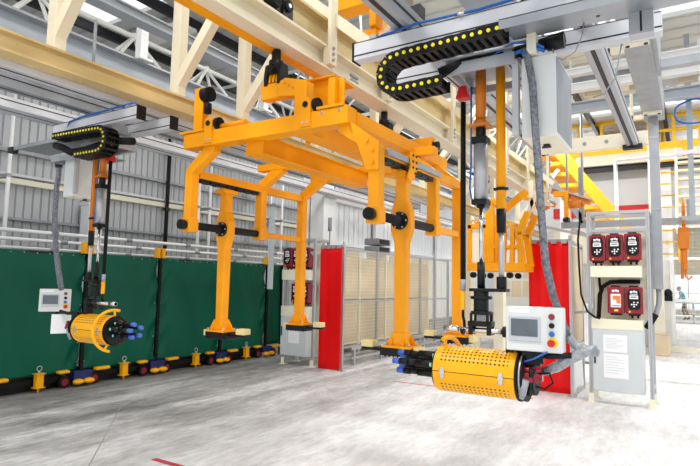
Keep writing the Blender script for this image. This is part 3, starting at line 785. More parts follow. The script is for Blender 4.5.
def tool_trolley(xb, s, y, lab, box_u, zt=2.64, box_y=0.0, ya_=.17, bd=.35):
    X = lambda u: xb + s * u
    mm = lambda a, b: (min(X(a), X(b)), max(X(a), X(b)))
    T = Thing('tool_trolley', lab, 'tool trolley', (X(.18), y, 1.36), 'hanging tool trolleys')
    P = T.part
    u0, u1, ya, yb = -.02, .325, y - ya_, y + .20
    fr = MB()
    fr.box(*mm(u0, u1), yb - .04, yb, zt - .02, zt + .02)
    for u in (u0, u1 - .04): fr.box(*mm(u, u + .04), ya + .01, yb - .04, zt - .02, zt + .02)
    fr = P('frame', 'alu', fr, bev=.003)
    g = MB()
    for u in (u0 + .02, u1 - .02): g.box(X(u) - .004, X(u) + .004, ya + .01, yb - .04, zt - .022, zt - .019)
    P('slot', 'dark', g, fr)
    P('front_lip', 'galv', MB().box(*mm(u0 - .01, u1 + .005), ya - .004, ya + .01, zt - .025, zt + .03), fr)
    P('mounting_plate', 'galv', MB().box(*mm(u0, u1), ya + .01, yb, zt + .055, zt + .065))
    st = MB()
    for u in (u0 + .03, u1 - .03):
        for q in (ya + .05, yb - .04): st.box(X(u) - .02, X(u) + .02, q - .02, q + .02, zt + .02, zt + .13)
    P('spacer', 'alu', st)
    # strap of the balancer
    sx = X(.277)
    P('strap_cap', 'red', MB().cyl((sx, y, 2.545 - (.035 if s > 0 else 0)), (sx, y, 2.612 - (.035 if s > 0 else 0)), .044, .026, n=4), bev=.003)
    P('strap', 'rubber', MB().cyl((sx, y, 1.625), (sx, y, 2.53), .0135, n=12))
    hk = P('hook_block', 'yellow', MB().box(sx - .009, sx + .009, y - .012, y + .012, 1.48, 1.575), bev=.004)
    P('strap_joint', 'steel', MB().cyl((sx, y, 1.575), (sx, y, 1.63), .014, n=12), hk)
    P('hook', 'black', MB().tube([(sx, y, 1.50), (sx, y, 1.45), (sx, y + .016, 1.425), (sx, y + .022, 1.39), (sx, y + .006, 1.362), (sx, y - .014, 1.372), (sx, y - .02, 1.39)], .0075, n=10), hk)
    # air cylinder
    cx = X(.185)
    P('sleeve', 'deep', MB().cyl((cx, y, 2.42), (cx, y, zt + .055), .0265, n=18).cyl((cx, y, 2.395), (cx, y, 2.43), .042, .027, n=18).box(cx - .048, cx + .048, y - .048, y + .048, 2.385, 2.397))
    cy_ = P('air_cylinder', 'cylmetal', MB().cyl((cx, y, 2.02), (cx, y, 2.30), .0355, n=28))
    P('end_cap', 'black', MB().box(cx - .038, cx + .038, y - .038, y + .038, 1.995, 2.022).box(cx - .038, cx + .038, y - .038, y + .038, 2.30, 2.335).cyl((cx, y, 2.335), (cx, y, 2.385), .025, n=16).cyl((cx, y, 1.98), (cx, y, 1.995), .02, n=16), cy_, bev=.004)
    P('piston_rod', 'chrome', MB().cyl((cx, y, 1.70), (cx, y, 1.98), .0095, n=16), cy_)
    P('air_hose', 'blue', MB().tube([(cx - s * -.0 - .046, y - .01, 2.60), (cx - .046, y - .012, 2.40), (cx - .046, y - .014, 2.2), (cx - .052, y - .014, 2.08), (cx - .045, y - .01, 2.03), (cx - .03, y - .01, 2.01)], .005, n=8), cy_)
    P('rod_sleeve', 'black', MB().cyl((cx, y, 1.58), (cx, y, 1.715), .0185, n=16))
    # guide column
    gx = X(.085)
    gc = P('guide_column', 'deep' if s > 0 else 'orange', MB().cyl((gx, y, 1.97), (gx, y, zt + .055), .0225, n=20))
    P('collar', 'black', MB().cyl((gx, y, 1.855), (gx, y, 1.97), .0215, .0235, n=18).cyl((gx, y, 2.06), (gx, y, 2.075), .026, n=18).box(gx - .034, gx + .034, y - .012, y + .012, 2.062, 2.074), gc)
    P('guide_rod', 'cylmetal', MB().cyl((gx, y, 1.60), (gx, y, 1.86), .0135, n=16), gc)
    # gripper head
    gh = MB()
    gh.box(*mm(.055, .235), y - .035, y + .035, 1.572, 1.588)
    gh.cyl((gx, y, 1.588), (gx, y, 1.645), .024, n=16)
    gh.cyl((cx, y, 1.47), (cx, y, 1.572), .036, n=20)
    gh.cyl((cx, y, 1.535), (cx, y, 1.55), .052, n=20).cyl((cx, y, 1.462), (cx, y, 1.478), .05, n=20)
    for q in (-.04, .04):
        for v in (-.03, .03): gh.cyl((cx + q, y + v, 1.415), (cx + q, y + v, 1.47), .007, n=8)
    gh.box(cx - .058, cx + .058, y - .03, y + .03, 1.405, 1.43)
    gh = P('gripper_head', 'black', gh, bev=.003)
    for q in (-.045, .045):
        P('claw', 'black', MB().box(cx + q - .011, cx + q + .011, y - .03, y - .015, 1.365, 1.41).box(cx + q - .011, cx + q + .011, y + .015, y + .03, 1.365, 1.41), gh, bev=.004)
    # control box with its frame
    b0, b1 = box_u
    bx = P('control_box', 'grybox', MB().box(*mm(b0, b1), y - .15 + box_y, y - .15 + bd + box_y, 2.265, 2.635), bev=.004)
    P('lower_face', 'cream', MB().box(*mm(b0 - .005 * (1 if b0 > b1 else -1), b1), y - .148 + box_y, y - .152 + bd + box_y, 2.262, 2.2655), bx)
    hg = MB()
    xe = X(b1); q = .001 * s
    P('door_edge', 'steel', MB().box(min(X(b1), X(b1) - s * .003), max(X(b1), X(b1) - s * .003), y - .145 + box_y, y - .155 + bd + box_y, 2.28, 2.62), bx)
    P('box_lock', 'dark', MB().cyl((X((b0 + b1) / 2), y + box_y, 2.25), (X((b0 + b1) / 2), y + box_y, 2.263), .016, n=12).box(X((b0 + b1) / 2) - .02, X((b0 + b1) / 2) + .02, y + box_y - .01, y + box_y + .01, 2.247, 2.253), bx)
    P('box_post', 'alu', MB().box(*mm(b0 + .012, b0 + .04), y - .16 + box_y, y - .13 + box_y, 2.28, zt - .02))
    return T

def cable_chain(pts, y0, y1, lab, t=.05, group='cable chains'):
    """pts: path in the X-Z plane (centre line)"""
    pts = [Vector((p[0], 0, p[1])) for p in pts]
    # resample at link pitch
    out = [pts[0]]; pitch = .037; acc = 0
    for a, b in zip(pts[:-1], pts[1:]):
        d = (b - a).length; pos = pitch - acc
        while pos <= d:
            out.append(a + (b - a) * (pos / d)); pos += pitch
        acc = (acc + d) % pitch
    T = Thing('cable_chain', lab, 'cable chain', (out[len(out) // 2].x, y0, min(p.z for p in out)), group)
    sides = [MB(), MB()]; bars = MB(); dots = MB()
    for i, (a, b) in enumerate(zip(out[:-1], out[1:])):
        d = (b - a).normalized(); up = Vector((-d.z, 0, d.x)); m = (a + b) / 2; ey = Vector((0, 1, 0))
        for sd, yy in enumerate((y0 + .006, y1 - .006)):
            sides[sd].obox((m.x, yy + (.002 if i % 2 else -.002), m.z), (d, ey, up), (pitch * 1.12, .010, t))
        for q in (-1, 1):
            c = m + up * (q * (t / 2 - .004))
            bars.obox((c.x, (y0 + y1) / 2, c.z), (d, ey, up), (pitch * .5, y1 - y0 - .01, .007))
        if i % 1 == 0:
            dots.cyl((m.x, y0 - .005, m.z), (m.x, y0 + .001, m.z), .0088, n=12)
    for sd in sides: T.part('side_links', 'black', sd, bev=.002)
    T.part('cross_bars', 'black', bars)
    T.part('pin_caps', 'yelcap', dots)
    cb = MB()
    for q, yy in enumerate((y0 + .03, (y0 + y1) / 2, y1 - .03)): cb.tube([(p.x, yy, p.z) for p in out[:: 2]], .009, n=6)
    T.part('cables', 'rubber', cb)
    return T

def arc(cx, cz, r, a0, a1, n=10): return [(cx + r * math.cos(a0 + (a1 - a0) * i / n), cz + r * math.sin(a0 + (a1 - a0) * i / n)) for i in range(n + 1)]

def bridge(xa, xe, lab, s, yg):
    """two girders along X, ends at xe"""
    T = Thing('crane_bridge', lab, 'crane bridge', ((xa + xe) / 2, 2.6, 2.77), 'crane bridges')
    lo, hi = min(xa, xe), max(xa, xe)
    for y in yg:
        g = T.part('girder', 'alulight', MB().box(lo, hi, y - .035, y + .035, 2.77, 2.865), bev=.003)
        T.part('slot', 'dark', MB().box(lo, hi, y - .0365, y - .034, 2.79, 2.797).box(lo, hi, y - .0365, y - .034, 2.862, 2.8655), g)
        e = MB().box(xe - .006, xe + .006, y - .038, y + .038, 2.765, 2.87)
        T.part('end_cap', 'black', e, g, bev=.002)
    T.part('cross_tie', 'alu', MB().box(xe + s * .55 - .03, xe + s * .55 + .03, yg[0] + .035, yg[1] - .035, 2.78, 2.85))
    cl = MB()
    for u in (.12, .55, 1.0): cl.box(xe + s * u - .02, xe + s * u + .02, yg[0] - .04, yg[0], 2.865, 2.885)
    T.part('hose_clip', 'galv', cl)
    return T

# right hand tool
XB = -.686
bridge(-.08, -1.485, 'aluminium crane bridge at the upper right above the near tool', 1, (2.40, 2.80))
nut_runner(XB, -1, 2.6, 1.19, 'yellow perforated nut runner drum with blue sockets in front of the red screens', (-.602, 2.50, 1.413), 0.0, PI * .62)
tool_trolley(XB, -1, 2.6, 'hanging tool trolley with grey air cylinder above the large near yellow drum', (-.055, -.205))
path = [(-.62, 2.752), (-.70, 2.735), (-.85, 2.705), (-1.14, 2.672)] + arc(-1.165, 2.585, .088, PI / 2, 3 * PI / 2)[1:] + [(-1.05, 2.512), (-.88, 2.545)]
cable_chain([(-.66, 2.705), (-1.16, 2.690)] + arc(-1.165, 2.605, .085, PI / 2, 3 * PI / 2)[1:] + [(-.93, 2.525)], 2.24, 2.36, 'black cable chain with yellow pin caps on the near right bridge', .052)
t = Thing('cable_tray', 'galvanised sheet tray carrying the near cable chain at the upper right', 'cable tray', (-.2, 2.35, 2.74))
t.part('folded_sheet', 'galv', MB().box(-.67, .6, 2.235, 2.46, 2.735, 2.739).box(-.67, .6, 2.235, 2.239, 2.695, 2.739))
t.part('bracket', 'cream', MB().box(-.60, -.56, 2.42, 2.47, 2.64, 2.735), bev=.002)
t.part('holes', 'dark', MB().cyl((-.3, 2.30, 2.733), (-.3, 2.30, 2.736), .008, n=10).cyl((-.3, 2.40, 2.733), (-.3, 2.40, 2.736), .008, n=10))
t = Thing('cable_loom', 'thick black sleeved cable loom under the galvanised tray', 'cable', (-.5, 2.55, 2.66))
t.part('sleeve', 'rubber', MB().tube([(-1.02, 2.42, 2.63), (-.92, 2.45, 2.665), (-.78, 2.48, 2.675), (-.6, 2.50, 2.70), (-.45, 2.50, 2.72)], .027, n=12))
c = MB()
for i in range(4): c.cyl((-.88 + i * .12, 2.478, 2.664 + i * .0085), (-.868 + i * .14, 2.478, 2.665 + i * .0085), .031, n=12)
t.part('cable_tie', 'black', c)
t = Thing('air_hose', 'bright blue air hose lying along the front girder of the near right bridge', 'hose', (-.6, 2.385, 2.87), 'blue air hoses')
t.part('hose', 'blue', MB().tube([(-1.40, 2.40, 2.875), (-1.30, 2.365, 2.872), (-1.1, 2.362, 2.885), (-.8, 2.362, 2.875), (-.5, 2.362, 2.89), (0, 2.362, 2.88), (.6, 2.36, 2.88)], .007, n=8))
t.part('fitting', 'silver', MB().cyl((-1.44, 2.42, 2.87), (-1.39, 2.40, 2.876), .014, n=10).cyl((-.9, 2.36, 2.872), (-.87, 2.36, 2.872), .011, n=10))
t = Thing('air_hose', 'blue hose loop arching over the grey control box of the near tool', 'hose', (-.6, 2.5, 2.66), 'blue air hoses')
t.part('hose', 'blue', MB().tube([(-.80, 2.46, 2.65), (-.74, 2.45, 2.69), (-.66, 2.44, 2.715), (-.58, 2.44, 2.70), (-.53, 2.44, 2.665)], .006, n=8).tube([(-.68, 2.44, 2.655), (-.62, 2.43, 2.668), (-.56, 2.44, 2.668), (-.53, 2.46, 2.655)], .008, n=8))
t = Thing('wrapped_hose', 'grey foil wrapped hose dropping from the near control box to the operator panel', 'hose', (-.5, 2.42, 1.4), 'foil wrapped hoses')
hp = [(-.615, 2.435, 2.67), (-.595, 2.425, 2.62), (-.575, 2.42, 2.5), (-.565, 2.42, 2.3), (-.553, 2.42, 2.1), (-.545, 2.43, 1.9), (-.535, 2.45, 1.7), (-.522, 2.53, 1.56), (-.50, 2.60, 1.45), (-.465, 2.58, 1.36)]
t.part('sleeve', 'darkwrap', MB().tube(hp, .0165, n=12))
t.part('wrapped_end', 'wrap', MB().tube([(-.58, 2.58, 1.22), (-.52, 2.57, 1.25), (-.46, 2.56, 1.29), (-.41, 2.55, 1.325), (-.35, 2.55, 1.345)], [.018, .024, .022, .026, .016], n=12).tube([(-.47, 2.58, 1.38), (-.44, 2.57, 1.35), (-.40, 2.56, 1.335), (-.345, 2.55, 1.325)], [.016, .02, .022, .016], n=12))
t.part('thin_cables', 'blue', MB().tube([(-.64, 2.50, 1.27), (-.60, 2.49, 1.285), (-.54, 2.49, 1.32)], .004, n=6))
t.part('inlet_hose', 'blue', MB().tube([(-.625, 2.43, 2.66), (-.605, 2.42, 2.645), (-.59, 2.42, 2.60)], .009, n=8))
t = Thing('thin_cable', 'thin grey cable looping beside the near control box at upper right', 'cable', (-.4, 2.5, 2.6))
t.part('cable', 'steel', MB().tube([(-.36, 2.44, 2.74), (-.37, 2.44, 2.68), (-.40, 2.45, 2.62), (-.45, 2.46, 2.60), (-.49, 2.47, 2.62), (-.50, 2.47, 2.68)], .0035, n=6).tube([(-.25, 2.8, 2.76), (-.28, 2.8, 2.6), (-.33, 2.8, 2.53), (-.38, 2.8, 2.52)], .004, n=6))

# left hand tool
XL = -4.10
bridge(-4.5, -3.40, 'aluminium crane bridge at the left in front of the grey siding', -1, (2.50, 2.80))
nut_runner(XL + .10, 1, 2.54, 1.215, 'smaller looking yellow nut runner drum with ring guard in front of the green screens', (-4.70, 2.70, 1.40), 1.10, PI * .95)
tool_trolley(XL, 1, 2.56, 'hanging tool trolley with slim cylinder above the yellow drum at the green screens', (-.16, -.30), box_y=.12, ya_=.06, bd=.22)
cable_chain([(-4.28, 2.715), (-3.68, 2.700)] + arc(-3.68, 2.615, .085, PI / 2, -PI / 2)[1:] + [(-3.97, 2.532)], 2.34, 2.46, 'black cable chain with yellow pin caps on the left bridge', .052)
t = Thing('cable_tray', 'galvanised sheet tray reaching out left of the far cable chain', 'cable tray', (-4.8, 2.4, 2.7))
t.part('folded_sheet', 'galv', MB().box(-5.15, -4.28, 2.46, 2.80, 2.748, 2.752).box(-5.15, -4.28, 2.456, 2.46, 2.72, 2.752))
t.part('bracket', 'dark', MB().box(-5.17, -5.10, 2.44, 2.50, 2.70, 2.75))
t = Thing('cable_loom', 'black cable loom sagging beneath the left tray', 'cable', (-4.3, 2.5, 2.65))
t.part('sleeve', 'rubber', MB().tube([(-4.50, 2.5, 2.70), (-4.35, 2.47, 2.66), (-4.2, 2.46, 2.60), (-4.0, 2.46, 2.60), (-3.7, 2.48, 2.64), (-3.5, 2.52, 2.62)], .028, n=12))
t = Thing('air_hose', 'blue air hose along the left bridge girder', 'hose', (-3.9, 2.38, 2.87), 'blue air hoses')
t.part('hose', 'blue', MB().tube([(-3.42, 2.52, 2.86), (-3.46, 2.48, 2.90), (-3.55, 2.46, 2.885), (-3.8, 2.46, 2.88), (-4.1, 2.46, 2.875), (-4.25, 2.46, 2.86), (-4.32, 2.48, 2.80)], .008, n=8))
t.part('fitting', 'silver', MB().cyl((-3.425, 2.52, 2.855), (-3.41, 2.53, 2.845), .012, n=10))
t = Thing('wrapped_hose', 'dark grey spiral wrapped hose dropping to the left operator panel', 'hose', (-4.5, 2.5, 1.5), 'foil wrapped hoses')
t.part('sleeve', 'darkwrap', MB().tube([(-4.58, 2.58, 2.58), (-4.57, 2.58, 2.48), (-4.59, 2.58, 2.35), (-4.585, 2.58, 2.1), (-4.54, 2.58, 1.85), (-4.46, 2.57, 1.66), (-4.38, 2.56, 1.50)], .022, n=12))
t.part('inlet', 'dark', MB().cyl((-4.58, 2.58, 2.535), (-4.58, 2.58, 2.577), .026, .034, n=14))
t = Thing('chain_plate', 'galvanised plate under the left chain end beside the wrapped hose', 'plate', (-4.3, 2.4, 2.55))
t.part('plate', 'galv', MB().box(-4.50, -3.97, 2.47, 2.80, 2.575, 2.583).box(-4.50, -3.97, 2.466, 2.47, 2.55, 2.60))
t.part('edge_rail', 'alu', MB().box(-4.50, -4.46, 2.47, 2.80, 2.55, 2.575))

# crane runways and beige cross beam on the right
for x, y0, y1, lab in ((-.42, .6, 5.5, 'slotted aluminium crane runway passing right of the grey control box'), (-1.2, .6, 5.5, 'slotted aluminium crane runway above the orange tool columns')):
    t = Thing('crane_runway', lab, 'crane rail', (x, y0, 2.9))
    r = t.part('profile', 'alu', MB().box(x - .045, x + .045, y0, y1, 2.885, 2.985), bev=.003)
    t.part('slot', 'dark', MB().box(x - .012, x + .012, y0, y1, 2.883, 2.8865).box(x + .0445, x + .0465, y0, y1, 2.93, 2.945).box(x - .0465, x - .0445, y0, y1, 2.93, 2.945), r)
t = Thing('overhead_profile', 'wide flat grey aluminium section at the top above the near bridge', 'crane rail', (-1.0, .6, 3.1))
t.part('profile', 'slate', MB().box(-1.02, -.80, .6, 3.6, 3.12, 3.2), bev=.004)
t.part('ledge', 'alu', MB().box(-.80, -.74, .6, 3.6, 3.10, 3.14))
t = Thing('cross_beam', 'beige cross plate with round holes behind the grey control box', 'cross beam', (-.75, 5.5, 2.92), kind='thing')
t.part('plate', 'cream', MB().box(-1.35, -.30, 5.5, 5.56, 2.90, 3.03), bev=.003)
h = MB()
for x in (-.83, -.64): h.cyl((x, 5.494, 2.965), (x, 5.5, 2.965), .018, n=14)
t.part('holes', 'steel', h)
t.part('end_clamp', 'dark', MB().box(-.50, -.34, 5.42, 5.5, 2.86, 2.9), bev=.003)
# ------------------------------------------------------------------ controllers and cabinets
def make_controller(loc, label):
    """dark red tightening controller, front towards -Y; loc = bottom centre of the front"""
    T = Thing('controller', label, 'controller', loc, 'dark red tightening controllers')
    x, y, z = loc
    P = T.part
    b = MB().box(x - .105, x + .105, y, y + .17, z + .03, z + .40)
    P('housing', 'maroon', b, bev=.016)
    P('face_plate', 'black', MB().prism([(x - .075, z + .12), (x - .045, z + .09), (x + .045, z + .09), (x + .075, z + .12), (x + .082, z + .30), (x + .06, z + .37), (x - .06, z + .37), (x - .082, z + .30)], 'y', y - .008, y + .004), bev=.003)
    P('display', 'paper', MB().box(x - .052, x + .052, y - .011, y - .007, z + .235, z + .285), bev=.002)
    P('readout', 'print', MB().box(x - .04, x + .035, y - .013, y - .010, z + .25, z + .272))
    k = MB()
    for dx, dz in ((0, 0), (.028, 0), (-.028, 0), (0, .028), (0, -.028), (.045, .03)): k.cyl((x + dx, y - .013, z + .16 + dz), (x + dx, y - .008, z + .16 + dz), .0105, n=10)
    P('keypad', 'paper', k)
    lg = MB()
    for dx, w, dz in ((-.03, .03, 0), (.005, .026, .006), (.032, .02, -.002)): lg.box(x + dx - w / 2, x + dx + w / 2, y - .012, y - .008, z + .318 + dz, z + .345 + dz)
    lg.box(x - .045, x + .045, y - .012, y - .008, z + .297, z + .305)
    P('brand_mark', 'paper', lg)
    P('stop_dot', 'yelcap', MB().cyl((x - .055, y - .006, z + .06), (x - .055, y + .002, z + .06), .012, n=12))
    P('cable_gland', 'black', MB().box(x - .07, x + .07, y + .03, y + .14, z + .005, z + .03).cyl((x - .03, y + .08, z - .03), (x - .03, y + .08, z + .01), .016, n=10).cyl((x + .04, y + .08, z - .03), (x + .04, y + .08, z + .01), .016, n=10))
    P('top_cap', 'black', MB().box(x - .06, x + .05, y + .02, y + .14, z + .40, z + .418), bev=.004)
    return T

def cabinet(x0, x1, y, label, zs, xd0, xd1, depth=.45):
    ztop, a0, a1, b0, b1, dz = zs
    T = Thing('controller_cabinet', label, 'cabinet', ((x0 + x1) / 2, y, 0), 'controller cabinets')
    P = T.part
    for xx in (x0, x1):
        for yy in (y, y + depth):
            p = P('post', 'alu', MB().box(xx - .025, xx + .025, yy - .025, yy + .025, .03, ztop), bev=.003)
            P('slot', 'steel', MB().box(xx - .005, xx + .005, yy - .027, yy - .024, .05, ztop - .02), p)
            P('foot', 'cream', MB().box(xx - .06, xx + .06, yy - .07, yy + .05, 0, .012).box(xx - .035, xx + .035, yy - .04, yy - .024, .012, .13), p, bev=.002)
    rl = MB()
    for z in (ztop - .025, ztop - .28):
        rl.box(x0 + .025, x1 - .025, y - .022, y + .022, z - .022, z + .022)
        rl.box(x0 + .025, x1 - .025, y + depth - .022, y + depth + .022, z - .022, z + .022)
    for xx in (x0, x1):
        for z in (ztop - .025, ztop - .28, .25): rl.box(xx - .022, xx + .022, y + .025, y + depth - .025, z - .022, z + .022)
    for q, xx in ((1, x0 + .025), (-1, x1 - .025)):
        rl.prism([(xx, ztop - .36), (xx, ztop - .302), (xx + q * .06, ztop - .302)], 'y', y - .015, y + .015)
    P('top_rail', 'alu', rl, bev=.002)
    P('back_panel', 'cream', MB().box(x0 + .03, x1 - .03, y + .26, y + .27, b1, ztop - .3))
    for a, b in ((a0, a1), (b0, b1)):
        P('shelf', 'cream', MB().box(xd0, xd1, y - .04, y - .03, a, b).box(xd0, xd1, y - .03, y + .26, b - .015, b).box(xd0, xd0 + .01, y - .03, y + .26, a, b - .015).box(xd1 - .01, xd1, y - .03, y + .26, a, b - .015), bev=.002)
    P('body', 'grybox', MB().box(xd0, xd1, y - .02, y + .26, dz, b0), bev=.004)
    d = P('door', 'door', MB().box(xd0 + .008, xd1 - .008, y - .045, y - .022, dz + .01, b0 - .004), bev=.005)
    P('handle', 'black', MB().box(xd0 + .03, xd0 + .05, y - .06, y - .045, dz + .38, dz + .56), d, bev=.004)
    return T

YC = 8.52
cabinet(-1.255, -.50, YC, 'tall aluminium framed cabinet on the right holding five dark red controllers', (2.70, 1.757, 1.915, 1.03, 1.172, .17), -1.235, -.585)
def sheet(name, x, z, w, h, y, lab, pic=False):
    t = Thing(name, lab, 'paper', (x, y, z), None)
    t.part('paper', 'paper', MB().box(x, x + w, y - .003, y, z, z + h))
    g = MB()
    for i in range(7):
        zz = z + h - .05 - i * (h - .08) / 7
        if pic and zz < z + .2: break
        ww = w * (.75 if i % 3 else .5); g.box(x + .03, x + .03 + ww, y - .0045, y - .003, zz, zz + .006)
    t.part('printed_lines', mat('faint_print', (205, 208, 214), .7) if 'faint' not in M else M['faint'], g)
    return t
M['faint'] = mat('faint_print_grey', (205, 208, 214), .7)
t = sheet('notice_sheet', -1.085, .72, .30, .235, YC - .047, 'upper white printed sheet on the pale grey cabinet door at the right')
t = sheet('notice_sheet', -1.085, .365, .31, .335, YC - .047, 'lower taller white printed sheet on the right cabinet door')
for i, (px, zz, lab) in enumerate(((-1.135, 1.95, 'leftmost dark red controller on the upper shelf of the right cabinet'), (-.91, 1.955, 'middle dark red controller on the upper shelf of the right cabinet'), (-.685, 1.965, 'rightmost dark red controller on the upper shelf of the right cabinet'))):
    c = make_controller((px, YC - .08, zz), lab)
    if i == 0: c0 = c
c5 = make_controller((-.685, YC - .08, 1.225), 'dark red controller with dark keypad on the lower shelf of the right cabinet')
# the fourth has an orange picture on its screen
x, y, z = -.912, YC - .08, 1.225
T = Thing('controller', 'dark red controller with orange and white screen on the right cabinet lower shelf', 'controller', (x, y, z), 'dark red tightening controllers')
T.part('housing', 'maroon', MB().box(x - .105, x + .105, y, y + .17, z + .03, z + .40), bev=.016)
T.part('screen', 'paper', MB().box(x - .062, x + .065, y - .008, y + .002, z + .115, z + .30), bev=.003)
T.part('picture', 'orangelabel', MB().box(x - .035, x + .06, y - .010, y - .008, z + .22, z + .275).box(x + .01, x + .06, y - .010, y - .008, z + .17, z + .22))
T.part('picture_footer', 'print', MB().box(x - .05, x + .055, y - .010, y - .008, z + .128, z + .145))
lg = MB()
for dx, w, dz in ((-.03, .03, 0), (.005, .026, .006), (.032, .02, -.002)): lg.box(x + dx - w / 2, x + dx + w / 2, y - .006, y + .001, z + .325 + dz, z + .355 + dz)
T.part('brand_mark', 'paper', lg)
T.part('stop_dot', 'yelcap', MB().box(x - .02, x + .03, y - .006, y + .002, z + .06, z + .085))
T.part('cable_gland', 'black', MB().box(x - .07, x + .07, y + .03, y + .14, z + .005, z + .03))
T.part('top_cap', 'black', MB().box(x - .06, x + .05, y + .02, y + .14, z + .40, z + .418), bev=.004)
t = Thing('power_cable', 'black cables hanging inside the right cabinet behind the lower controllers', 'cable', (-1.1, YC + .12, 1.17), 'black cabinet cables')
t.part('cable', 'rubber', MB().tube([(-.62, YC + .16, 1.70), (-.85, YC + .15, 1.70), (-1.0, YC + .14, 1.69), (-1.10, YC + .13, 1.62), (-1.14, YC + .12, 1.5), (-1.15, YC + .12, 1.3), (-1.16, YC + .12, 1.18)], .03, n=10).tube([(-1.14, YC + .10, 1.75), (-1.12, YC + .10, 1.5), (-1.15, YC + .10, 1.18)], .018, n=8))
t = Thing('power_cable', 'thin black cable drooping down the left post of the right cabinet', 'cable', (-1.35, YC - .04, 1.2), 'black cabinet cables')
t.part('cable', 'rubber', MB().tube([(-1.36, YC - .05, 2.6), (-1.39, YC - .06, 2.3), (-1.38, YC - .06, 1.9), (-1.36, YC - .07, 1.5), (-1.28, YC - .08, 1.27), (-1.18, YC - .08, 1.19), (-1.12, YC - .05, 1.175)], .014, n=8))

# left cabinet
YL = 8.58
cabinet(-6.86, -6.16, YL, 'aluminium framed controller cabinet beside the left red curtain behind the far arm', (2.45, 1.64, 1.84, .93, 1.13, .17), -6.93, -6.30)
for px, zz, lab in ((-6.80, 1.86, 'leftmost dark red controller on the upper shelf of the left cabinet'), (-6.58, 1.86, 'middle dark red controller on the left cabinet upper shelf behind the far arm'), (-6.36, 1.86, 'rightmost dark red controller on the upper shelf of the left cabinet'),
                    (-6.58, 1.17, 'lower dark red controller half hidden by the far left arm'), (-6.36, 1.17, 'lower right dark red controller in the left cabinet')):
    make_controller((px, YL - .05, zz), lab)
sheet('notice_sheet', -6.72, .42, .26, .36, YL - .048, 'white printed sheet on the left grey cabinet door below the black pad')
t = Thing('signal_post', 'small grey signal lamp on a thin post behind the left red curtain', 'signal lamp', (-6.05, 8.9, 2.3))
t.part('post', 'steel', MB().cyl((-6.05, 8.9, 0), (-6.05, 8.9, 2.62), .015, n=8))
t.part('lamp', 'steel', MB().cyl((-6.05, 8.9, 2.62), (-6.05, 8.9, 2.88), .04, n=12))
t = Thing('plastic_sheet', 'clear grey hanging sheet at the left edge of the left cabinet', 'sheet', (-7.05, 8.3, 1.3))
t.part('sheet', 'door', MB().box(-7.12, -6.98, 8.32, 8.33, 1.45, 3.1))
t.part('clip', 'steel', MB().box(-7.12, -6.98, 8.31, 8.34, 3.08, 3.14))

# ------------------------------------------------------------------ curtains
def wavy(x0, x1, y, z0, z1, amp, n, nx=36, nz=20, seed=0, thick=.006):
    rn = random.Random(seed); ph = rn.random() * 6; 
    def fn(u, v):
        x = x0 + (x1 - x0) * u
        w = amp * math.sin(n * 2 * PI * u + ph + .6 * math.sin(3 * v + ph)) * (.35 + .65 * (1 - v)) + amp * .5 * math.sin(n * 3.7 * PI * u + 2 * ph + v)
        return (x, y + w, z0 + (z1 - z0) * v)
    m = MB().grid(fn, nx, nz)
    return m
def add_solid(o, th):
    s = o.modifiers.new('thickness', 'SOLIDIFY'); s.thickness = th
    return o
def red_curtain(xs, y, ztop, lab):
    T = Thing('welding_curtain', lab, 'curtain', ((xs[0] + xs[-1]) / 2, y, 0), 'red welding curtains')
    for i, (a, b) in enumerate(zip(xs[:-1], xs[1:])):
        add_solid(T.part('curtain', 'redvinyl', wavy(a - .01, b + .012, y + .015 * (i % 2), .02 if ztop < 2.28 else 0.03, ztop, .003 if len(xs) == 2 else .005, 1.3, seed=i + int(abs(y) * 10))), .004)
    T.part('top_bar', 'steel', MB().box(xs[0] - .02, xs[-1] + .02, y + .02, y + .06, ztop - .0, ztop + .04))
    g = MB()
    for q in range(4):
        xx = xs[0] + (xs[-1] - xs[0]) * (q + .5) / 4; g.box(xx - .04, xx + .04, y - .015, y + .0, ztop - .025, ztop + .03)
    T.part('top_clip', 'galv', g)
    for xx in (xs[0] - .0, xs[-1]):
        T.part('post', 'alu', MB().box(xx - .02, xx + .02, y + .06, y + .10, .01, ztop + .1).box(xx - .06, xx + .06, y + .02, y + .14, 0, .01))
    return T
red_curtain((-5.93, -5.47), 8.45, 2.26, 'single red welding curtain strip between the left cabinet and the beige mesh fence')
red_curtain((-2.15, -1.85, -1.56), 8.72, 2.29, 'pair of red welding curtain strips behind the near operator panel')
T = Thing('side_screen', 'white sheet screen turned edgewise between the red curtains and right cabinet', 'screen', (-1.5, 8.9, 0))
def wfn(u, v): return (-1.545 + .018 * math.sin(9 * u + 2 * v), 8.70 + .95 * u, .03 + .66 * v)
add_solid(T.part('sheet', 'white_curtain', MB().grid(wfn, 20, 10)), .004)
T.part('frame', 'alu', MB().box(-1.56, -1.52, 8.66, 8.70, 0, 2.3).box(-1.56, -1.52, 9.65, 9.69, 0, 2.3).box(-1.56, -1.52, 8.70, 9.65, 2.26, 2.3).box(-1.56, -1.52, 8.70, 9.65, .70, .74).box(-1.56, -1.52, 8.70, 9.65, .0, .04))
def tan_fn(u, v): return (-1.53, 8.74 + .87 * u, .76 + 1.46 * v)
add_solid(T.part('upper_panel', 'tan', MB().grid(tan_fn, 2, 2)), .004)
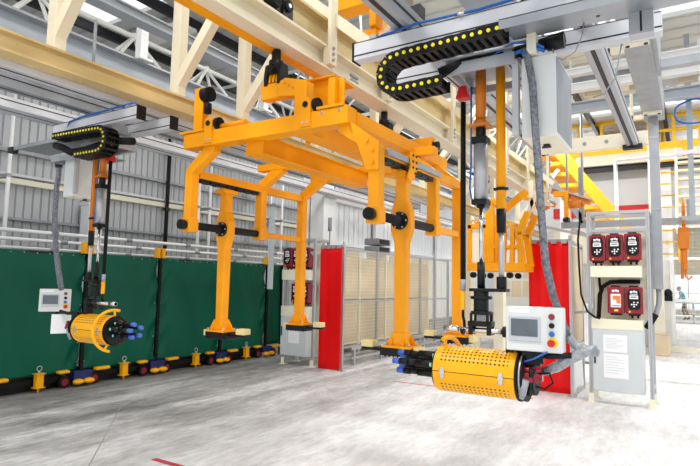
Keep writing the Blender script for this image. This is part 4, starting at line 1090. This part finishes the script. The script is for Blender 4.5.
# tie rails running back to the right cabinet
t = Thing('tie_rail', 'aluminium tie rail joining the right red curtain frame to the cabinet', 'rail', (-1.4, 9.0, 1.2))
t.part('rail', 'alu', MB().beam((-1.54, 8.9, 1.22), (-1.255, 8.9, 1.26), .03, .04).beam((-1.54, 8.9, 2.5), (-1.255, 8.8, 2.36), .03, .04).beam((-2.2, 9.0, 2.62), (-1.255, 8.8, 2.36), .03, .04))
t.part('brackets', 'galv', MB().box(-1.3, -1.24, 8.86, 8.94, 1.2, 1.3))

# green screens on castors
XG = -7.85
def green_screen(y0, y1, lab, i):
    T = Thing('welding_screen', lab, 'welding screen', (XG, (y0 + y1) / 2, 0), 'green welding screens along the left side')
    P = T.part
    zt = 1.965
    rn = random.Random(i * 11)
    a1, a2, a3 = [rn.random() * 6 for _ in range(3)]
    def fn(u, v):
        yy = y0 + .03 + (y1 - y0 - .05) * u
        edge = min(1, min(u, 1 - u) * 6)
        w = .020 * math.sin(5 * u + a1 + 3 * v) + .014 * math.sin(13 * u + 6 * v + a2) * (1 - v * .6) + .022 * math.sin(26 * (u - .9 * v) + a3) * (1 - edge) + .022 * math.sin(24 * (u + .8 * v) + a1) * (1 - edge) * (1 - .5 * v) + .010 * math.sin(9 * v + a1) * (1 - edge)
        zz = .235 + (zt - .235) * v - .02 * math.sin(PI * u) * (1 - v) + (.018 * (4 * (u - .5) ** 2) * v)
        return (XG + w, yy, zz)
    add_solid(P('curtain', 'green', MB().grid(fn, 90, 60)), .005)
    P('top_rail', 'dark', MB().cyl((XG - .03, y0, zt - .01), (XG - .03, y1, zt - .01), .02, n=10))
    P('post', 'rubber', MB().box(XG + .0, XG + .05, y1 - .025, y1 + .025, .1, zt + .02))
    P('foot_rail', 'rubber', MB().box(XG - .05, XG + .02, y0, y1, .09, .16))
    P('shade_strip', 'black', MB().box(XG - .07, XG - .055, y0, y1, .003, .27))  # black strip standing in for the shade under the curtain
    g = MB()
    for q in range(9):
        g.ball((XG + .008, y0 + .04 + (y1 - y0 - .08) * q / 8, zt - .03), .009, 8)
    for yy in (y0 + .05, y1 - .06):
        for q in range(6): g.ball((XG + .012, yy, .35 + q * .28), .009, 8)
    P('eyelets', 'silver', g)
    for d in (-.055, .055):
        P('top_clamp', 'yellow', MB().box(XG - .03, XG + .05, y1 + d - .035, y1 + d + .035, zt - .0, zt + .17).box(XG - .04, XG + .07, y1 + d - .045, y1 + d + .045, zt, zt + .025), bev=.006)
    ft = P('foot_plate', 'navy', MB().box(XG - .02, XG + .10, y1 - .14, y1 + .14, .10, .22), bev=.006)
    for d in (-.12, .10):
        P('foot_bumper', 'yellow', MB().ball((XG + .14, y1 + d * .75, .075), (.07, .085, .042), 16), ft)
    for d in (-.27, .20):
        w = P('castor', 'rubber', MB().cyl((XG + .05, y1 + d, .085), (XG + .09, y1 + d, .085), .085, n=24))
        P('castor_hub', 'maroon', MB().cyl((XG + .088, y1 + d, .085), (XG + .095, y1 + d, .085), .05, n=18), w)
        P('castor_fork', 'dark', MB().box(XG + .03, XG + .05, y1 + d - .03, y1 + d + .03, .08, .2), w)
    P('side_bumper', 'yellow', MB().cbox((XG + .08, y1 - .30, .235), (.10, .17, .045)), bev=.018)
    ym = y0 + (y1 - y0) * .42
    P('side_bumper', 'yellow', MB().cbox((XG + .06, y0 + .33, .22), (.10, .24, .05)), bev=.018)
    jk = P('anchor_jack', 'yellow', MB().box(XG + .05, XG + .13, y1 - .70, y1 - .60, .07, .25).box(XG + .03, XG + .15, y1 - .72, y1 - .58, .25, .262).box(XG + .03, XG + .15, y1 - .72, y1 - .58, .06, .072).cyl((XG + .09, y1 - .65, .0), (XG + .09, y1 - .65, .06), .015, n=10), bev=.004)
    P('eye_bolt', 'silver', MB().cyl((XG + .09, y1 - .65, .262), (XG + .09, y1 - .65, .29), .014, n=10).tube([(XG + .09, y1 - .65 + .035 * math.cos(q / 12 * 2 * PI), .325 + .035 * math.sin(q / 12 * 2 * PI)) for q in range(12)], .006, closed=True), jk)
    return T
ys = [2.6, 3.62, 4.95, 6.30, 7.80, 9.14]
names = ['green welding screen cut by the left edge of the view', 'leftmost wholly seen green welding screen, behind the operator panel', 'green welding screen directly behind the left yellow drum', 'green welding screen between the left drum and near left swing arm', 'green welding screen just right of the near left swing arm']
ys = [3.45, 4.95, 6.30, 7.80, 9.14]
names = names[1:]
names[0] = 'green welding screen behind the operator panel, cut by the left edge of the view'
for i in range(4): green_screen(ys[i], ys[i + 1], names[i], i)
T = Thing('welding_screen', 'narrow last green screen next to the left grey cabinet', 'welding screen', (XG, 9.4, 0), 'green welding screens along the left side')
add_solid(T.part('curtain', 'green', MB().grid(lambda u, v: (XG + .012 * math.sin(9 * u + 2 * v), 9.18 + .47 * u, .24 + 1.7 * v), 12, 12)), .005)
T.part('top_rail', 'dark', MB().cyl((XG - .03, 9.15, 1.95), (XG - .03, 9.66, 1.95), .02, n=10))
T.part('post', 'rubber', MB().box(XG - .01, XG + .03, 9.63, 9.67, 0, 1.97))
T.part('foot_bumper', 'yellow', MB().cbox((XG + .06, 9.45, .2), (.1, .3, .05)), bev=.018)

# ------------------------------------------------------------------ mesh fence at the rear left
def mesh_fence(x, ys, zt, lab):
    T = Thing('mesh_fence', lab, 'mesh fence', (x, ys[0], 0), 'mesh fences')
    for y in ys: 
        T.part('post', 'alu', MB().box(x - .03, x + .03, y - .03, y + .03, 0, zt).box(x - .06, x + .06, y - .06, y + .06, 0, .012), bev=.002)
    for a, b in zip(ys[:-1], ys[1:]):
        fr = MB()
        for z in (.30, 1.22, zt - .02): fr.box(x - .02, x + .02, a + .03, b - .03, z - .02, z + .02)
        fr.box(x - .02, x + .02, a + .03, b - .03, .12, .16)
        fr = T.part('panel_frame', 'alu', fr)
        w = MB()
        ny = max(3, int((b - a) / .07)); nz = int((zt - .3) / .07)
        for i in range(1, ny): w.box(x - .003, x + .001, a + (b - a) * i / ny - .003, a + (b - a) * i / ny + .003, .3, zt)
        for i in range(1, nz): w.box(x - .001, x + .003, a + .03, b - .03, .3 + (zt - .3) * i / nz - .003, .3 + (zt - .3) * i / nz + .003)
        T.part('wire_mesh', 'cream', w, fr)
    return T
mesh_fence(-6.0, [9.35, 10.75, 11.95, 13.05, 14.0, 14.95], 2.31, 'long aluminium mesh fence behind the right hand swing arms')
T = Thing('storage_rack', 'tan shelving rack seen through the aluminium mesh fence', 'rack', (-6.9, 12, 0))
tb = MB()
for z, zz in ((.25, 1.2), (1.22, 2.2)): tb.box(-7.25, -6.75, 9.9, 15.2, z, zz)
T.part('cartons', 'tan', tb, bev=.01)
tb = MB()
for y in (9.85, 11.2, 12.5, 13.8, 15.2): tb.box(-7.3, -6.7, y - .03, y + .03, 0, 2.4)
T.part('upright', 'cream', tb)
T.part('shelf', 'cream', MB().box(-7.28, -6.74, 9.9, 15.2, .20, .25))
T = Thing('equipment_box', 'two stacked grey electronic boxes above the mesh fence', 'electrical box', (-7.0, 12.4, 2.4))
T.part('box', 'steel', MB().box(-7.2, -6.8, 12.2, 12.9, 2.42, 2.56).box(-7.2, -6.8, 12.2, 12.9, 2.60, 2.76), bev=.01)
T.part('front', 'dark', MB().box(-6.8, -6.79, 12.3, 12.8, 2.44, 2.54).box(-6.8, -6.79, 12.3, 12.8, 2.62, 2.74))
# floor rail in front of the fence
T = Thing('guard_rail', 'low double aluminium guard rail in front of the mesh fence', 'guard rail', (-5.7, 12, 0))
for y in (9.3, 10.4, 11.5, 12.6, 13.7): T.part('post', 'alu', MB().box(-5.72, -5.66, y - .03, y + .03, 0, .34), bev=.002)
T.part('rail', 'alu', MB().box(-5.715, -5.665, 9.2, 14.6, .30, .35).box(-5.715, -5.665, 9.2, 14.6, .12, .16), bev=.002)

# rear machinery seen between arms
T = Thing('conveyor_bed', 'low beige roller conveyor bed behind the gripper', 'conveyor', (-3.4, 15, 0))
T.part('side_frame', 'cream', MB().box(-5.0, -2.3, 14.0, 14.1, .25, .65).box(-5.0, -2.3, 16.0, 16.1, .25, .65), bev=.006)
for x in (-4.8, -3.7, -2.5): T.part('leg', 'cream', MB().box(x - .06, x + .06, 14.0, 14.12, 0, .25).box(x - .06, x + .06, 15.98, 16.1, 0, .25))
rr = MB()
for i in range(14): rr.cyl((-4.9 + i * .19, 14.1, .6), (-4.9 + i * .19, 16.0, .6), .05, n=10)
T.part('rollers', 'steel', rr)
T = Thing('steel_column', 'beige steel column standing just right of the black gripper head', 'column', (-3.75, 12.5, 0), kind='thing')
T.part('shaft', 'cream', MB().box(-3.86, -3.64, 12.38, 12.62, 0, 4.1)); T.part('base_plate', 'cream', MB().box(-4.0, -3.5, 12.25, 12.75, 0, .03))
T = Thing('steel_column', 'beige steel column between the black hoist strap and the black gripper head', 'column', (-4.5, 12.5, 0), kind='thing')
T.part('shaft', 'beige', MB().box(-4.60, -4.40, 12.38, 12.62, 0, 4.1)); T.part('base_plate', 'beige', MB().box(-4.75, -4.25, 12.25, 12.75, 0, .03))
T = Thing('notice_board', 'white notice board with rows of tan sheets between the gripper and red curtain', 'notice board', (-4.5, 16.7, 0))
T.part('board', 'grybox', MB().box(-5.2, -3.9, 16.7, 16.76, .5, 3.0), bev=.01)
for xx in (-5.0, -4.1): T.part('leg', 'steel', MB().box(xx - .03, xx + .03, 16.7, 16.76, 0, .5))
for i in range(3):
    for j in range(2): T.part('sheet', 'tan', MB().box(-4.98 + i * .34, -4.70 + i * .34, 16.69, 16.70, 1.30 + j * .55, 1.77 + j * .55))
T = Thing('white_cabinet', 'low white machine cabinet left of the near operator panel', 'cabinet', (-3.0, 14, 0))
T.part('body', 'white', MB().box(-2.25, -1.5, 12.6, 13.3, 0.05, 1.25), bev=.02)
T.part('plinth', 'steel', MB().box(-2.2, -1.55, 12.65, 13.25, 0, .05))

# ------------------------------------------------------------------ platform, stairs and steelwork on the right
T = Thing('service_platform', 'raised beige steel platform with yellow railing at the upper right', 'platform', (-1.5, 17, 0))
P = T.part
P('deck', 'steel', MB().box(-3.4, 8, 17, 21, 5.35, 5.42))
P('fascia', 'cream', MB().box(-3.4, 8, 16.94, 17.0, 5.12, 5.42))
P('kick_plate', 'railyel', MB().box(-3.4, 8, 16.93, 16.97, 5.42, 5.62))
P('under_beam', 'dark', MB().box(-3.4, 8, 17.1, 17.3, 4.98, 5.12))
for yy in (17.0, 20.8):
    for i in range(18): P('rail_post', 'railyel', MB().box(-3.3 + i * .6 - .04, -3.3 + i * .6 + .04, yy - .03, yy + .03, 5.42, 6.36))
    P('hand_rail', 'railyel', MB().cyl((-3.4, yy, 6.36), (8, yy, 6.36), .055, n=8))
    P('mid_rail', 'railyel', MB().cyl((-3.4, yy, 5.95), (8, yy, 5.95), .05, n=8))
for x in (-3.2, -.55, 1.0, 4.0):
    P('column', 'white', MB().box(x - .14, x + .14, 17.3, 17.58, 0, 5.12))
for x in (-2.9, .0): P('clamp', 'railyel', MB().box(x - .08, x + .08, 16.88, 16.95, 5.2, 5.6))
T = Thing('platform_machine', 'orange machine with pipes standing on the platform', 'machine', (-1.2, 18.5, 5.42))
T.part('body', 'orange', MB().box(-2.3, -1.3, 18.6, 19.6, 5.42, 6.15), bev=.05)
T.part('motor', 'deep', MB().cyl((-1.25, 18.8, 5.8), (-.7, 18.8, 5.8), .2, n=18).cyl((-2.0, 18.5, 6.0), (-2.0, 18.2, 6.0), .16, n=18))
T.part('pipe', 'railyel', MB().tube([(-.6, 18.2, 5.45), (-.6, 18.2, 6.3), (-.3, 18.2, 6.5), (.2, 18.2, 6.5)], .05))

T = Thing('yellow_stair', 'yellow steel stair sloping down behind the cable chains', 'stair', (-2, 13.5, 0))
for yy in (13.5, 14.6):
    T.part('stringer', 'railyel', MB().beam((-2.88, yy, 5.2), (-.95, yy, 2.54), .06, .24))
for i in range(8):
    sx = -2.62 + i * .20; T.part('tread', 'railyel', MB().box(sx - .78, sx, 13.54, 14.56, 4.80 - i * .276, 4.88 - i * .276))
T = Thing('white_stair', 'white ladder stair with dark treads at the right edge', 'stair', (.2, 15, 0))
for xx in (-.25, .55): T.part('stringer', 'white', MB().beam((xx, 15.8, 5.1), (xx, 14.2, 2.9), .05, .16))
for i in range(9): T.part('tread', 'tan', MB().cbox((.15, 15.7 - i * .17, 4.95 - i * .235), (.76, .22, .05)))
T = Thing('access_ladder', 'yellow ladder beside the white column on the right', 'ladder', (-.35, 16, 2.4))
for xx in (-.75, -.25): T.part('stile', 'railyel', MB().box(xx - .03, xx + .03, 16.0, 16.06, 2.3, 5.1))
for i in range(9): T.part('rung', 'railyel', MB().cyl((-.75, 16.03, 2.5 + i * .3), (-.25, 16.03, 2.5 + i * .3), .02, n=8))

# vertical cable duct next to the cabinet and the horizontal one feeding it
T = Thing('cable_riser', 'grey galvanised duct dropping vertically right of the tall cabinet', 'cable duct', (-.39, 8.7, 1.59), None)
T.part('duct', 'steel', MB().box(-.46, -.34, 8.65, 8.8, 1.60, 4.02), bev=.004)
T.part('joint_band', 'galv', MB().box(-.464, -.336, 8.645, 8.805, 3.72, 3.75).box(-.464, -.336, 8.645, 8.805, 2.7, 2.72))
T.part('conduit', 'steel', MB().tube([(-.40, 8.72, 1.62), (-.395, 8.72, 1.50), (-.40, 8.70, 1.40), (-.43, 8.68, 1.28), (-.49, 8.66, 1.17)], .035, n=12))
T.part('conduit_end', 'rubber', MB().tube([(-.44, 8.675, 1.255), (-.50, 8.66, 1.15), (-.56, 8.66, 1.06)], .042, n=12))
T = Thing('cable_duct', 'wide galvanised cable duct overhead running back toward the tall right cabinet', 'cable duct', (-.4, 5, 4.0))
T.part('duct', 'galv', MB().box(-.52, -.26, 4.2, 8.85, 4.02, 4.42), bev=.004)
T.part('side_plate', 'galv', MB().box(-.26, -.22, 3.6, 6.9, 4.0, 4.9), bev=.004)
T.part('branch', 'galv', MB().box(-.22, 1.2, 6.7, 6.8, 4.02, 4.12), bev=.004)
for y in (5.85, 8.35): 
    b = T.part('clamp', 'cream', MB().box(-.50, -.28, y - .05, y + .05, 3.985, 4.02).box(-.66, -.50, y - .05, y + .02, 3.93, 3.985).box(-.66, -.62, y - .05, y + .02, 3.93, 4.3), bev=.003)
    T.part('bolt', 'dark', MB().cyl((-.47, y, 3.975), (-.47, y, 3.985), .02, n=8).cyl((-.31, y, 3.975), (-.31, y, 3.985), .02, n=8), b)
T = Thing('upright_profile', 'double slotted aluminium upright at the top right of the bridge', 'post', (-.15, 2.46, 2.7))
T.part('profile', 'alu', MB().box(-.19, -.10, 2.44, 2.50, 2.64, 3.6), bev=.003)
T.part('slot', 'dark', MB().box(-.149, -.141, 2.438, 2.441, 2.65, 3.6))

# overhead white beams, back right
for i, (y, z, x0, x1, h, lab, m) in enumerate((
    (11.0, 4.98, -2.3, 4, .15, 'lowest pale grey overhead beam right of the grey control box', 'slate'),
    (11.0, 5.40, -2.3, 4, .11, 'second white overhead beam above the lowest pale grey one', 'white'),
    (11.0, 5.72, -2.3, 4, .09, 'third white overhead beam beside the top of the grey control box', 'white'),
    (12.6, 6.02, -3.2, 5, .22, 'pale grey roof beam in front of the platform machine', 'slate'))):
    T = Thing('overhead_beam', lab, 'overhead beam', (x0, y, z), 'white overhead beams at the right', kind='thing')
    T.part('web', m, MB().box(x0, x1, y, y + .02, z, z + h)); T.part('flange', m, MB().box(x0, x1, y - .08, y + .1, z + h, z + h + .02).box(x0, x1, y - .08, y + .1, z - .02, z))
    rb = MB()
    for q in range(6): rb.box(x0 + .4 + q * .7, x0 + .44 + q * .7, y - .03, y + .03, z + h + .02, z + h + .18)
    T.part('drop_bracket', 'alulight', rb)
T = Thing('brown_frame', 'orange brown panels held between the overhead beams at the right', 'panel', (-1, 11.3, 5.4))
for i in range(6): T.part('panel', 'tan', MB().box(-2.5 + i * .8, -2.0 + i * .8, 11.3, 11.36, 5.35, 5.62), bev=.01)
T = Thing('steel_column', 'blue grey steel column at the right edge with a blue cable loop', 'column', (.05, 11.5, 0), kind='thing')
T.part('shaft', 'slate', MB().box(.0, .09, 11.45, 11.54, 2.9, 6.3))
T.part('brackets', 'white', MB().box(-.3, .4, 11.42, 11.46, 5.35, 5.55).box(-.2, .3, 11.42, 11.46, 4.05, 4.12).cyl((-.18, 11.42, 5.2), (-.18, 11.42, 5.36), .05, n=10).cyl((.28, 11.42, 5.2), (.28, 11.42, 5.36), .05, n=10))
T.part('base', 'slate', MB().box(-.12, .2, 11.4, 11.65, 2.86, 2.92))
T = Thing('cable_loop', 'coiled blue cable hanging from the overhead steelwork at the right edge', 'cable', (.1, 11.2, 4.6))
T.part('cable', 'blue', MB().tube([(.1 + .28 * math.cos(q / 24 * 2 * PI), 11.2 + .04 * math.sin(q), 4.75 + .22 * math.sin(q / 24 * 2 * PI)) for q in range(24)], .018, closed=True).tube([(-.5, 11.2, 5.05), (-.1, 11.2, 5.0), (.4, 11.2, 5.0), (1.2, 11.2, 5.1)], .02))
T = Thing('support_frame', 'low grey steel cross beam passing behind the top of the tall cabinet', 'overhead beam', (-.8, 12, 2.75), kind='thing')
T.part('beam', 'steel', MB().box(-2.3, 2.5, 12, 12.08, 2.83, 2.96))
T.part('drop_leg', 'steel', MB().box(-1.95, -1.87, 12, 12.08, 2.96, 4.1).box(-.05, .03, 12, 12.08, 2.96, 3.3))
T.part('diagonal', 'slate', MB().beam((-2.75, 12.04, 4.25), (-1.85, 12.04, 2.95), .08, .12))
T.part('top_beam', 'slate', MB().box(-3.0, -2.5, 12, 12.08, 4.2, 4.3))
T.part('rod', 'steel', MB().cyl((-2.15, 11.9, 2.96), (-2.15, 11.9, 5.2), .025, n=8).cyl((-1.85, 11.9, 2.96), (-1.85, 11.9, 5.2), .025, n=8))
T = Thing('tube_stand', 'white tube frame standing on the cross beam behind the grey riser', 'frame', (-1, 12.6, 2.9))
T.part('tube', 'white', MB().cyl((-1.3, 12.6, 2.0), (-1.3, 12.6, 4.3), .035, n=8).cyl((-1.3, 12.6, 4.3), (-.1, 12.6, 4.3), .035, n=8).cyl((-.55, 12.6, 2.0), (-.55, 12.6, 4.3), .035, n=8))
T = Thing('machine_cover', 'white ribbed machine wall with red band behind the yellow stair', 'machine wall', (-1, 17.7, 0))
T.part('panel', 'wsiding', MB().box(-5.5, -.95, 17.7, 17.8, 0, 5.3).box(-.95, 5, 17.7, 17.8, 3.6, 5.3))
T.part('red_band', 'red', MB().box(-3.6, -.95, 17.64, 17.7, 3.72, 4.02))
T.part('beige_band', 'cream', MB().box(-3.6, -.95, 17.62, 17.7, 2.3, 3.3))

# orange robot like drives behind the right hand tool
def swing_drive(x, y, z, lab):
    T = Thing('swing_drive', lab, 'conveyor drive', (x, y, z - .5), 'orange swing drives')
    k = .62
    T.part('arm', 'orange', MB().box(x - .06 * k, x + .06 * k, y - .06, y + .06, z - .55 * k, z + .25 * k), bev=.01)
    T.part('head', 'orange', MB().box(x - .35 * k, x - .06 * k, y - .05, y + .05, z + .1 * k, z + .26 * k), bev=.01)
    T.part('motor', 'deep', MB().cyl((x + .10 * k, y, z - .1), (x + .42 * k, y, z - .1), .12 * k, n=18).cyl((x + .42 * k, y, z - .1), (x + .5 * k, y, z - .1), .08 * k, n=18), bev=.0)
    T.part('bracket', 'deep', MB().beam((x - .45 * k, y + .1, z + .32 * k), (x + .65 * k, y + .1, z - .12 * k), .05, .09))
    T.part('chain_guard', 'galv', MB().beam((x - .45 * k, y + .08, z + .42 * k), (x + .65 * k, y + .08, z - .02 * k), .12, .03))
    T.part('foot', 'black', MB().box(x - .08 * k, x + .08 * k, y - .08, y + .08, z - .68 * k, z - .55 * k).cyl((x - .05, y - .09, z - .62 * k), (x + .05, y - .09, z - .62 * k), .05 * k, n=12), bev=.006)
swing_drive(-1.93, 10.6, 3.22, 'orange swing drive with motor just right of the foil wrapped hose')
swing_drive(-2.75, 11.6, 3.35, 'orange swing drive between the orange guide column and the grey wrapped hose')
T = Thing('lift_table', 'cream tilting mechanism between the second carrier and the wrapped hose', 'mechanism', (-2.1, 8.6, 2.5))
T.part('link', 'cream', MB().beam((-2.22, 8.74, 2.62), (-2.05, 8.74, 3.05), .05, .06).beam((-2.02, 8.74, 2.60), (-2.12, 8.74, 2.98), .05, .06).beam((-2.35, 8.78, 2.68), (-1.85, 8.78, 2.46), .22, .03))
T.part('pivot', 'steel', MB().cyl((-2.1, 8.58, 2.7), (-2.1, 8.68, 2.7), .05, n=14))
T.part('hanger_rod', 'cream', MB().box(-2.12, -2.06, 8.6, 8.66, 2.98, 3.25))
T = Thing('hanging_chain_hoist', 'orange chain hoist hanging right of the grey cable riser', 'hoist', (-.25, 12.5, 1.8))
T.part('body', 'deep', MB().box(-.2, -.02, 11.7, 11.86, 2.35, 2.75).box(-.14, -.06, 11.74, 11.82, 1.95, 2.35), bev=.02)
T.part('chain', 'deep', MB().cyl((-.1, 11.78, 2.75), (-.1, 11.78, 3.3), .03, n=8).cyl((-.15, 11.78, 1.8), (-.15, 11.78, 2.4), .025, n=8))
T.part('hook', 'deep', MB().tube([(-.1, 11.78, 1.95), (-.1, 11.78, 1.85), (-.05, 11.78, 1.79), (.0, 11.78, 1.85)], .018, n=8))

# fence at the rear right
T = Thing('mesh_fence', 'white mesh guard fence in front of the distant person', 'mesh fence', (0, 16.8, 0), 'mesh fences')
for x in (-.80, -.45, .5, 2.2, 3.9): T.part('post', 'white', MB().box(x - .04, x + .04, 16.77, 16.83, 0, 3.3).box(x - .1, x + .1, 16.7, 16.9, 0, .02))
fr = MB()
for z in (.08, 1.32, 2.42, 3.26): fr.box(-.76, 4, 16.78, 16.82, z - .035, z + .035)
fr = T.part('rail', 'white', fr)
w = MB()
for i in range(48): w.box(-.76 + i * .1 - .003, -.76 + i * .1 + .003, 16.799, 16.801, .1, 3.25)
for i in range(31): w.box(-.76, 4, 16.799, 16.801, .1 + i * .1 - .003, .1 + i * .1 + .003)
T.part('wire_mesh', 'cream', w, fr)
T = Thing('kerb_strip', 'cream base beam under the right mesh fence', 'kerb', (1.5, 16.6, 0), kind='thing')
T.part('beam', 'cream', MB().box(-.85, 4, 16.5, 16.68, 0, .14), bev=.01)
T = Thing('steel_column', 'tan column between the grey riser and the right mesh fence', 'column', (-.7, 14.6, 0), kind='thing')
T.part('shaft', 'cream', MB().box(-.86, -.60, 15.4, 15.7, 0, 5.2)); T.part('plinth', 'tan', MB().box(-.92, -.5, 15.3, 15.8, 0, .5), bev=.02)
T = Thing('lock_box', 'small black lock box clipped to the fence post right of the cabinet', 'lock', (-.62, 16.7, 1.4))
T.part('box', 'black', MB().ball((-.55, 16.68, 1.50), (.1, .06, .12), 12).box(-.65, -.45, 16.62, 16.74, 1.30, 1.44))
T = Thing('work_bench', 'long grey work bench before the far windows', 'bench', (0, 31, 0))
T.part('top', 'galv', MB().box(-2.4, 5, 30.5, 31.3, .95, 1.0)); 
for x in (-2.3, 0, 2.4, 4.8): T.part('leg', 'steel', MB().box(x - .04, x + .04, 30.6, 30.7, 0, .95))
T.part('shelf', 'cream', MB().box(-2.4, 5, 30.6, 31.2, .35, .40))

# ------------------------------------------------------------------ distant person
def person():
    root = bpy.data.objects.new('person', None); COL.objects.link(root); root.location = (-.38, 34.5, 0)
    tag(root, 'distant person in teal shirt and brown trousers leaning forward behind the fence', 'person')
    J = {'pel': (0, 0, .95, .13), 'waist': (-.03, 0, 1.08, .125), 'chest': (-.12, 0, 1.32, .145), 'sho': (-.17, 0, 1.45, .09), 'neck': (-.21, 0, 1.53, .052),
         'hipL': (0, -.09, .90, .095), 'kneL': (-.12, -.10, .50, .065), 'ankL': (.06, -.10, .09, .045), 'toeL': (-.10, -.11, .04, .04),
         'hipR': (0, .09, .90, .095), 'kneR': (.04, .10, .50, .065), 'ankR': (.20, .10, .09, .045), 'toeR': (.04, .11, .04, .04),
         'shL': (-.15, -.18, 1.40, .06), 'elL': (-.22, -.24, 1.14, .045), 'wrL': (-.40, -.20, 1.02, .033), 'haL': (-.47, -.18, 1.01, .03),
         'shR': (-.15, .18, 1.40, .06), 'elR': (-.22, .24, 1.14, .045), 'wrR': (-.40, .20, 1.02, .033), 'haR': (-.47, .18, 1.01, .03)}
    E = [('pel', 'waist'), ('waist', 'chest'), ('chest', 'sho'), ('sho', 'neck'), ('pel', 'hipL'), ('hipL', 'kneL'), ('kneL', 'ankL'), ('ankL', 'toeL'), ('pel', 'hipR'), ('hipR', 'kneR'), ('kneR', 'ankR'), ('ankR', 'toeR'),
         ('sho', 'shL'), ('shL', 'elL'), ('elL', 'wrL'), ('wrL', 'haL'), ('sho', 'shR'), ('shR', 'elR'), ('elR', 'wrR'), ('wrR', 'haR')]
    ks = list(J); me = bpy.data.meshes.new('body')
    me.from_pydata([J[k][:3] for k in ks], [(ks.index(a), ks.index(b)) for a, b in E], [])
    ob = bpy.data.objects.new('body', me); COL.objects.link(ob); ob.parent = root
    sk = ob.modifiers.new('skin', 'SKIN'); sb = ob.modifiers.new('smooth', 'SUBSURF'); sb.levels = sb.render_levels = 2
    for i, k in enumerate(ks): me.skin_vertices[0].data[i].radius = (J[k][3],) * 2
    me.skin_vertices[0].data[0].use_root = True
    m = mat('worker_clothes', (120, 160, 168), .8); nt = m.node_tree; b = nt.nodes['Principled BSDF']
    tc = nt.nodes.new('ShaderNodeTexCoord'); sp = nt.nodes.new('ShaderNodeSeparateXYZ'); nt.links.new(tc.outputs['Object'], sp.inputs[0])
    rp = nt.nodes.new('ShaderNodeValToRGB'); rp.color_ramp.interpolation = 'CONSTANT'
    rp.color_ramp.elements[0].color = rgb(50, 46, 44); rp.color_ramp.elements[1].position = .055; rp.color_ramp.elements[1].color = rgb(112, 92, 84)
    e = rp.color_ramp.elements.new(.53); e.color = rgb(110, 160, 170)
    dv = nt.nodes.new('ShaderNodeMath'); dv.operation = 'DIVIDE'; dv.inputs[1].default_value = 1.8
    nt.links.new(sp.outputs[2], dv.inputs[0]); nt.links.new(dv.outputs[0], rp.inputs[0]); nt.links.new(rp.outputs[0], b.inputs['Base Color'])
    me.materials.append(m)
    hd = MB().ball((-.25, 0, 1.64), (.10, .08, .12), 18)
    hd.ball((-.35, 0, 1.63), (.022, .016, .02), 8)
    for q in (-1, 1): hd.ball((-.24, q * .08, 1.635), (.022, .012, .03), 8)
    h = hd.build('head', 'skin', root)
    MB().ball((-.235, 0, 1.675), (.108, .09, .105), 16).build('cap', 'shirt', root)
    fc = MB()
    for q in (-1, 1): fc.ball((-.338, q * .033, 1.65), .011, 8)
    fc.box(-.345, -.335, -.022, .022, 1.585, 1.592)
    fc.build('eyes_and_mouth', 'dark', h)
    for q, nm in ((-1, 'L'), (1, 'R')):
        hb = MB()
        hb.ball((-.47, q * .18, 1.005), (.05, .04, .018), 10)
        for i in range(4): hb.tube([(-.50, q * .18 + (i - 1.5) * .019, 1.005), (-.545 - .006 * (1.5 - abs(i - 1.5)), q * .18 + (i - 1.5) * .021, 1.0), (-.57 - .008 * (1.5 - abs(i - 1.5)), q * .18 + (i - 1.5) * .021, .985)], .009, n=6)
        hb.tube([(-.45, q * .145, 1.005), (-.49, q * .125, 1.0), (-.52, q * .125, .992)], .010, n=6)
        hb.build('hand', 'skin', root)
    return root
person()

# ------------------------------------------------------------------ light
w = bpy.data.worlds.new('daylight'); SC.world = w; w.use_nodes = True
bg = w.node_tree.nodes['Background']; bg.inputs[0].default_value = (.93, .965, 1, 1); bg.inputs[1].default_value = .95
def area(name, loc, size, power, rot=(0, 0, 0), col=(1, .98, .95)):
    l = bpy.data.lights.new(name, 'AREA'); l.shape = 'RECTANGLE'; l.size, l.size_y = size; l.energy = power; l.color = col
    o = bpy.data.objects.new(name, l); COL.objects.link(o); o.location = loc; o.rotation_euler = rot
    return o
i = 0
for x, pw in ((-8.3, 34), (-3.2, 105), (1.5, 105)):  # added fill lights with made-up housings, stronger towards the rear
    for y in (0.5, 6.5, 13, 20, 28):
        if y > 5 and x < 1:
          T = Thing('added_lamp', 'added white housing of a fill light under the roof among the trusses', 'lamp', (x, y, ZR - .24), 'added fill light housings under the roof')
          T.part('housing', 'white', MB().box(x - .65, x + .65, y - .22, y + .22, ZR - .235, ZR - .17), bev=.01)
          T.part('hanger', 'steel', MB().cyl((x - .5, y, ZR - .17), (x - .5, y, ZR), .012, n=8).cyl((x + .5, y, ZR - .17), (x + .5, y, ZR), .012, n=8))
        area('fill_light', (x, y, ZR - .25), (1.2, .35), pw * (1.7 if y > 10 else 1.0))
SC.view_settings.view_transform = 'Standard'; SC.view_settings.look = 'None'; SC.view_settings.gamma = 1; SC.view_settings.use_curve_mapping = False
SC.view_settings.exposure = 0.5
SC.cycles.max_bounces = 6
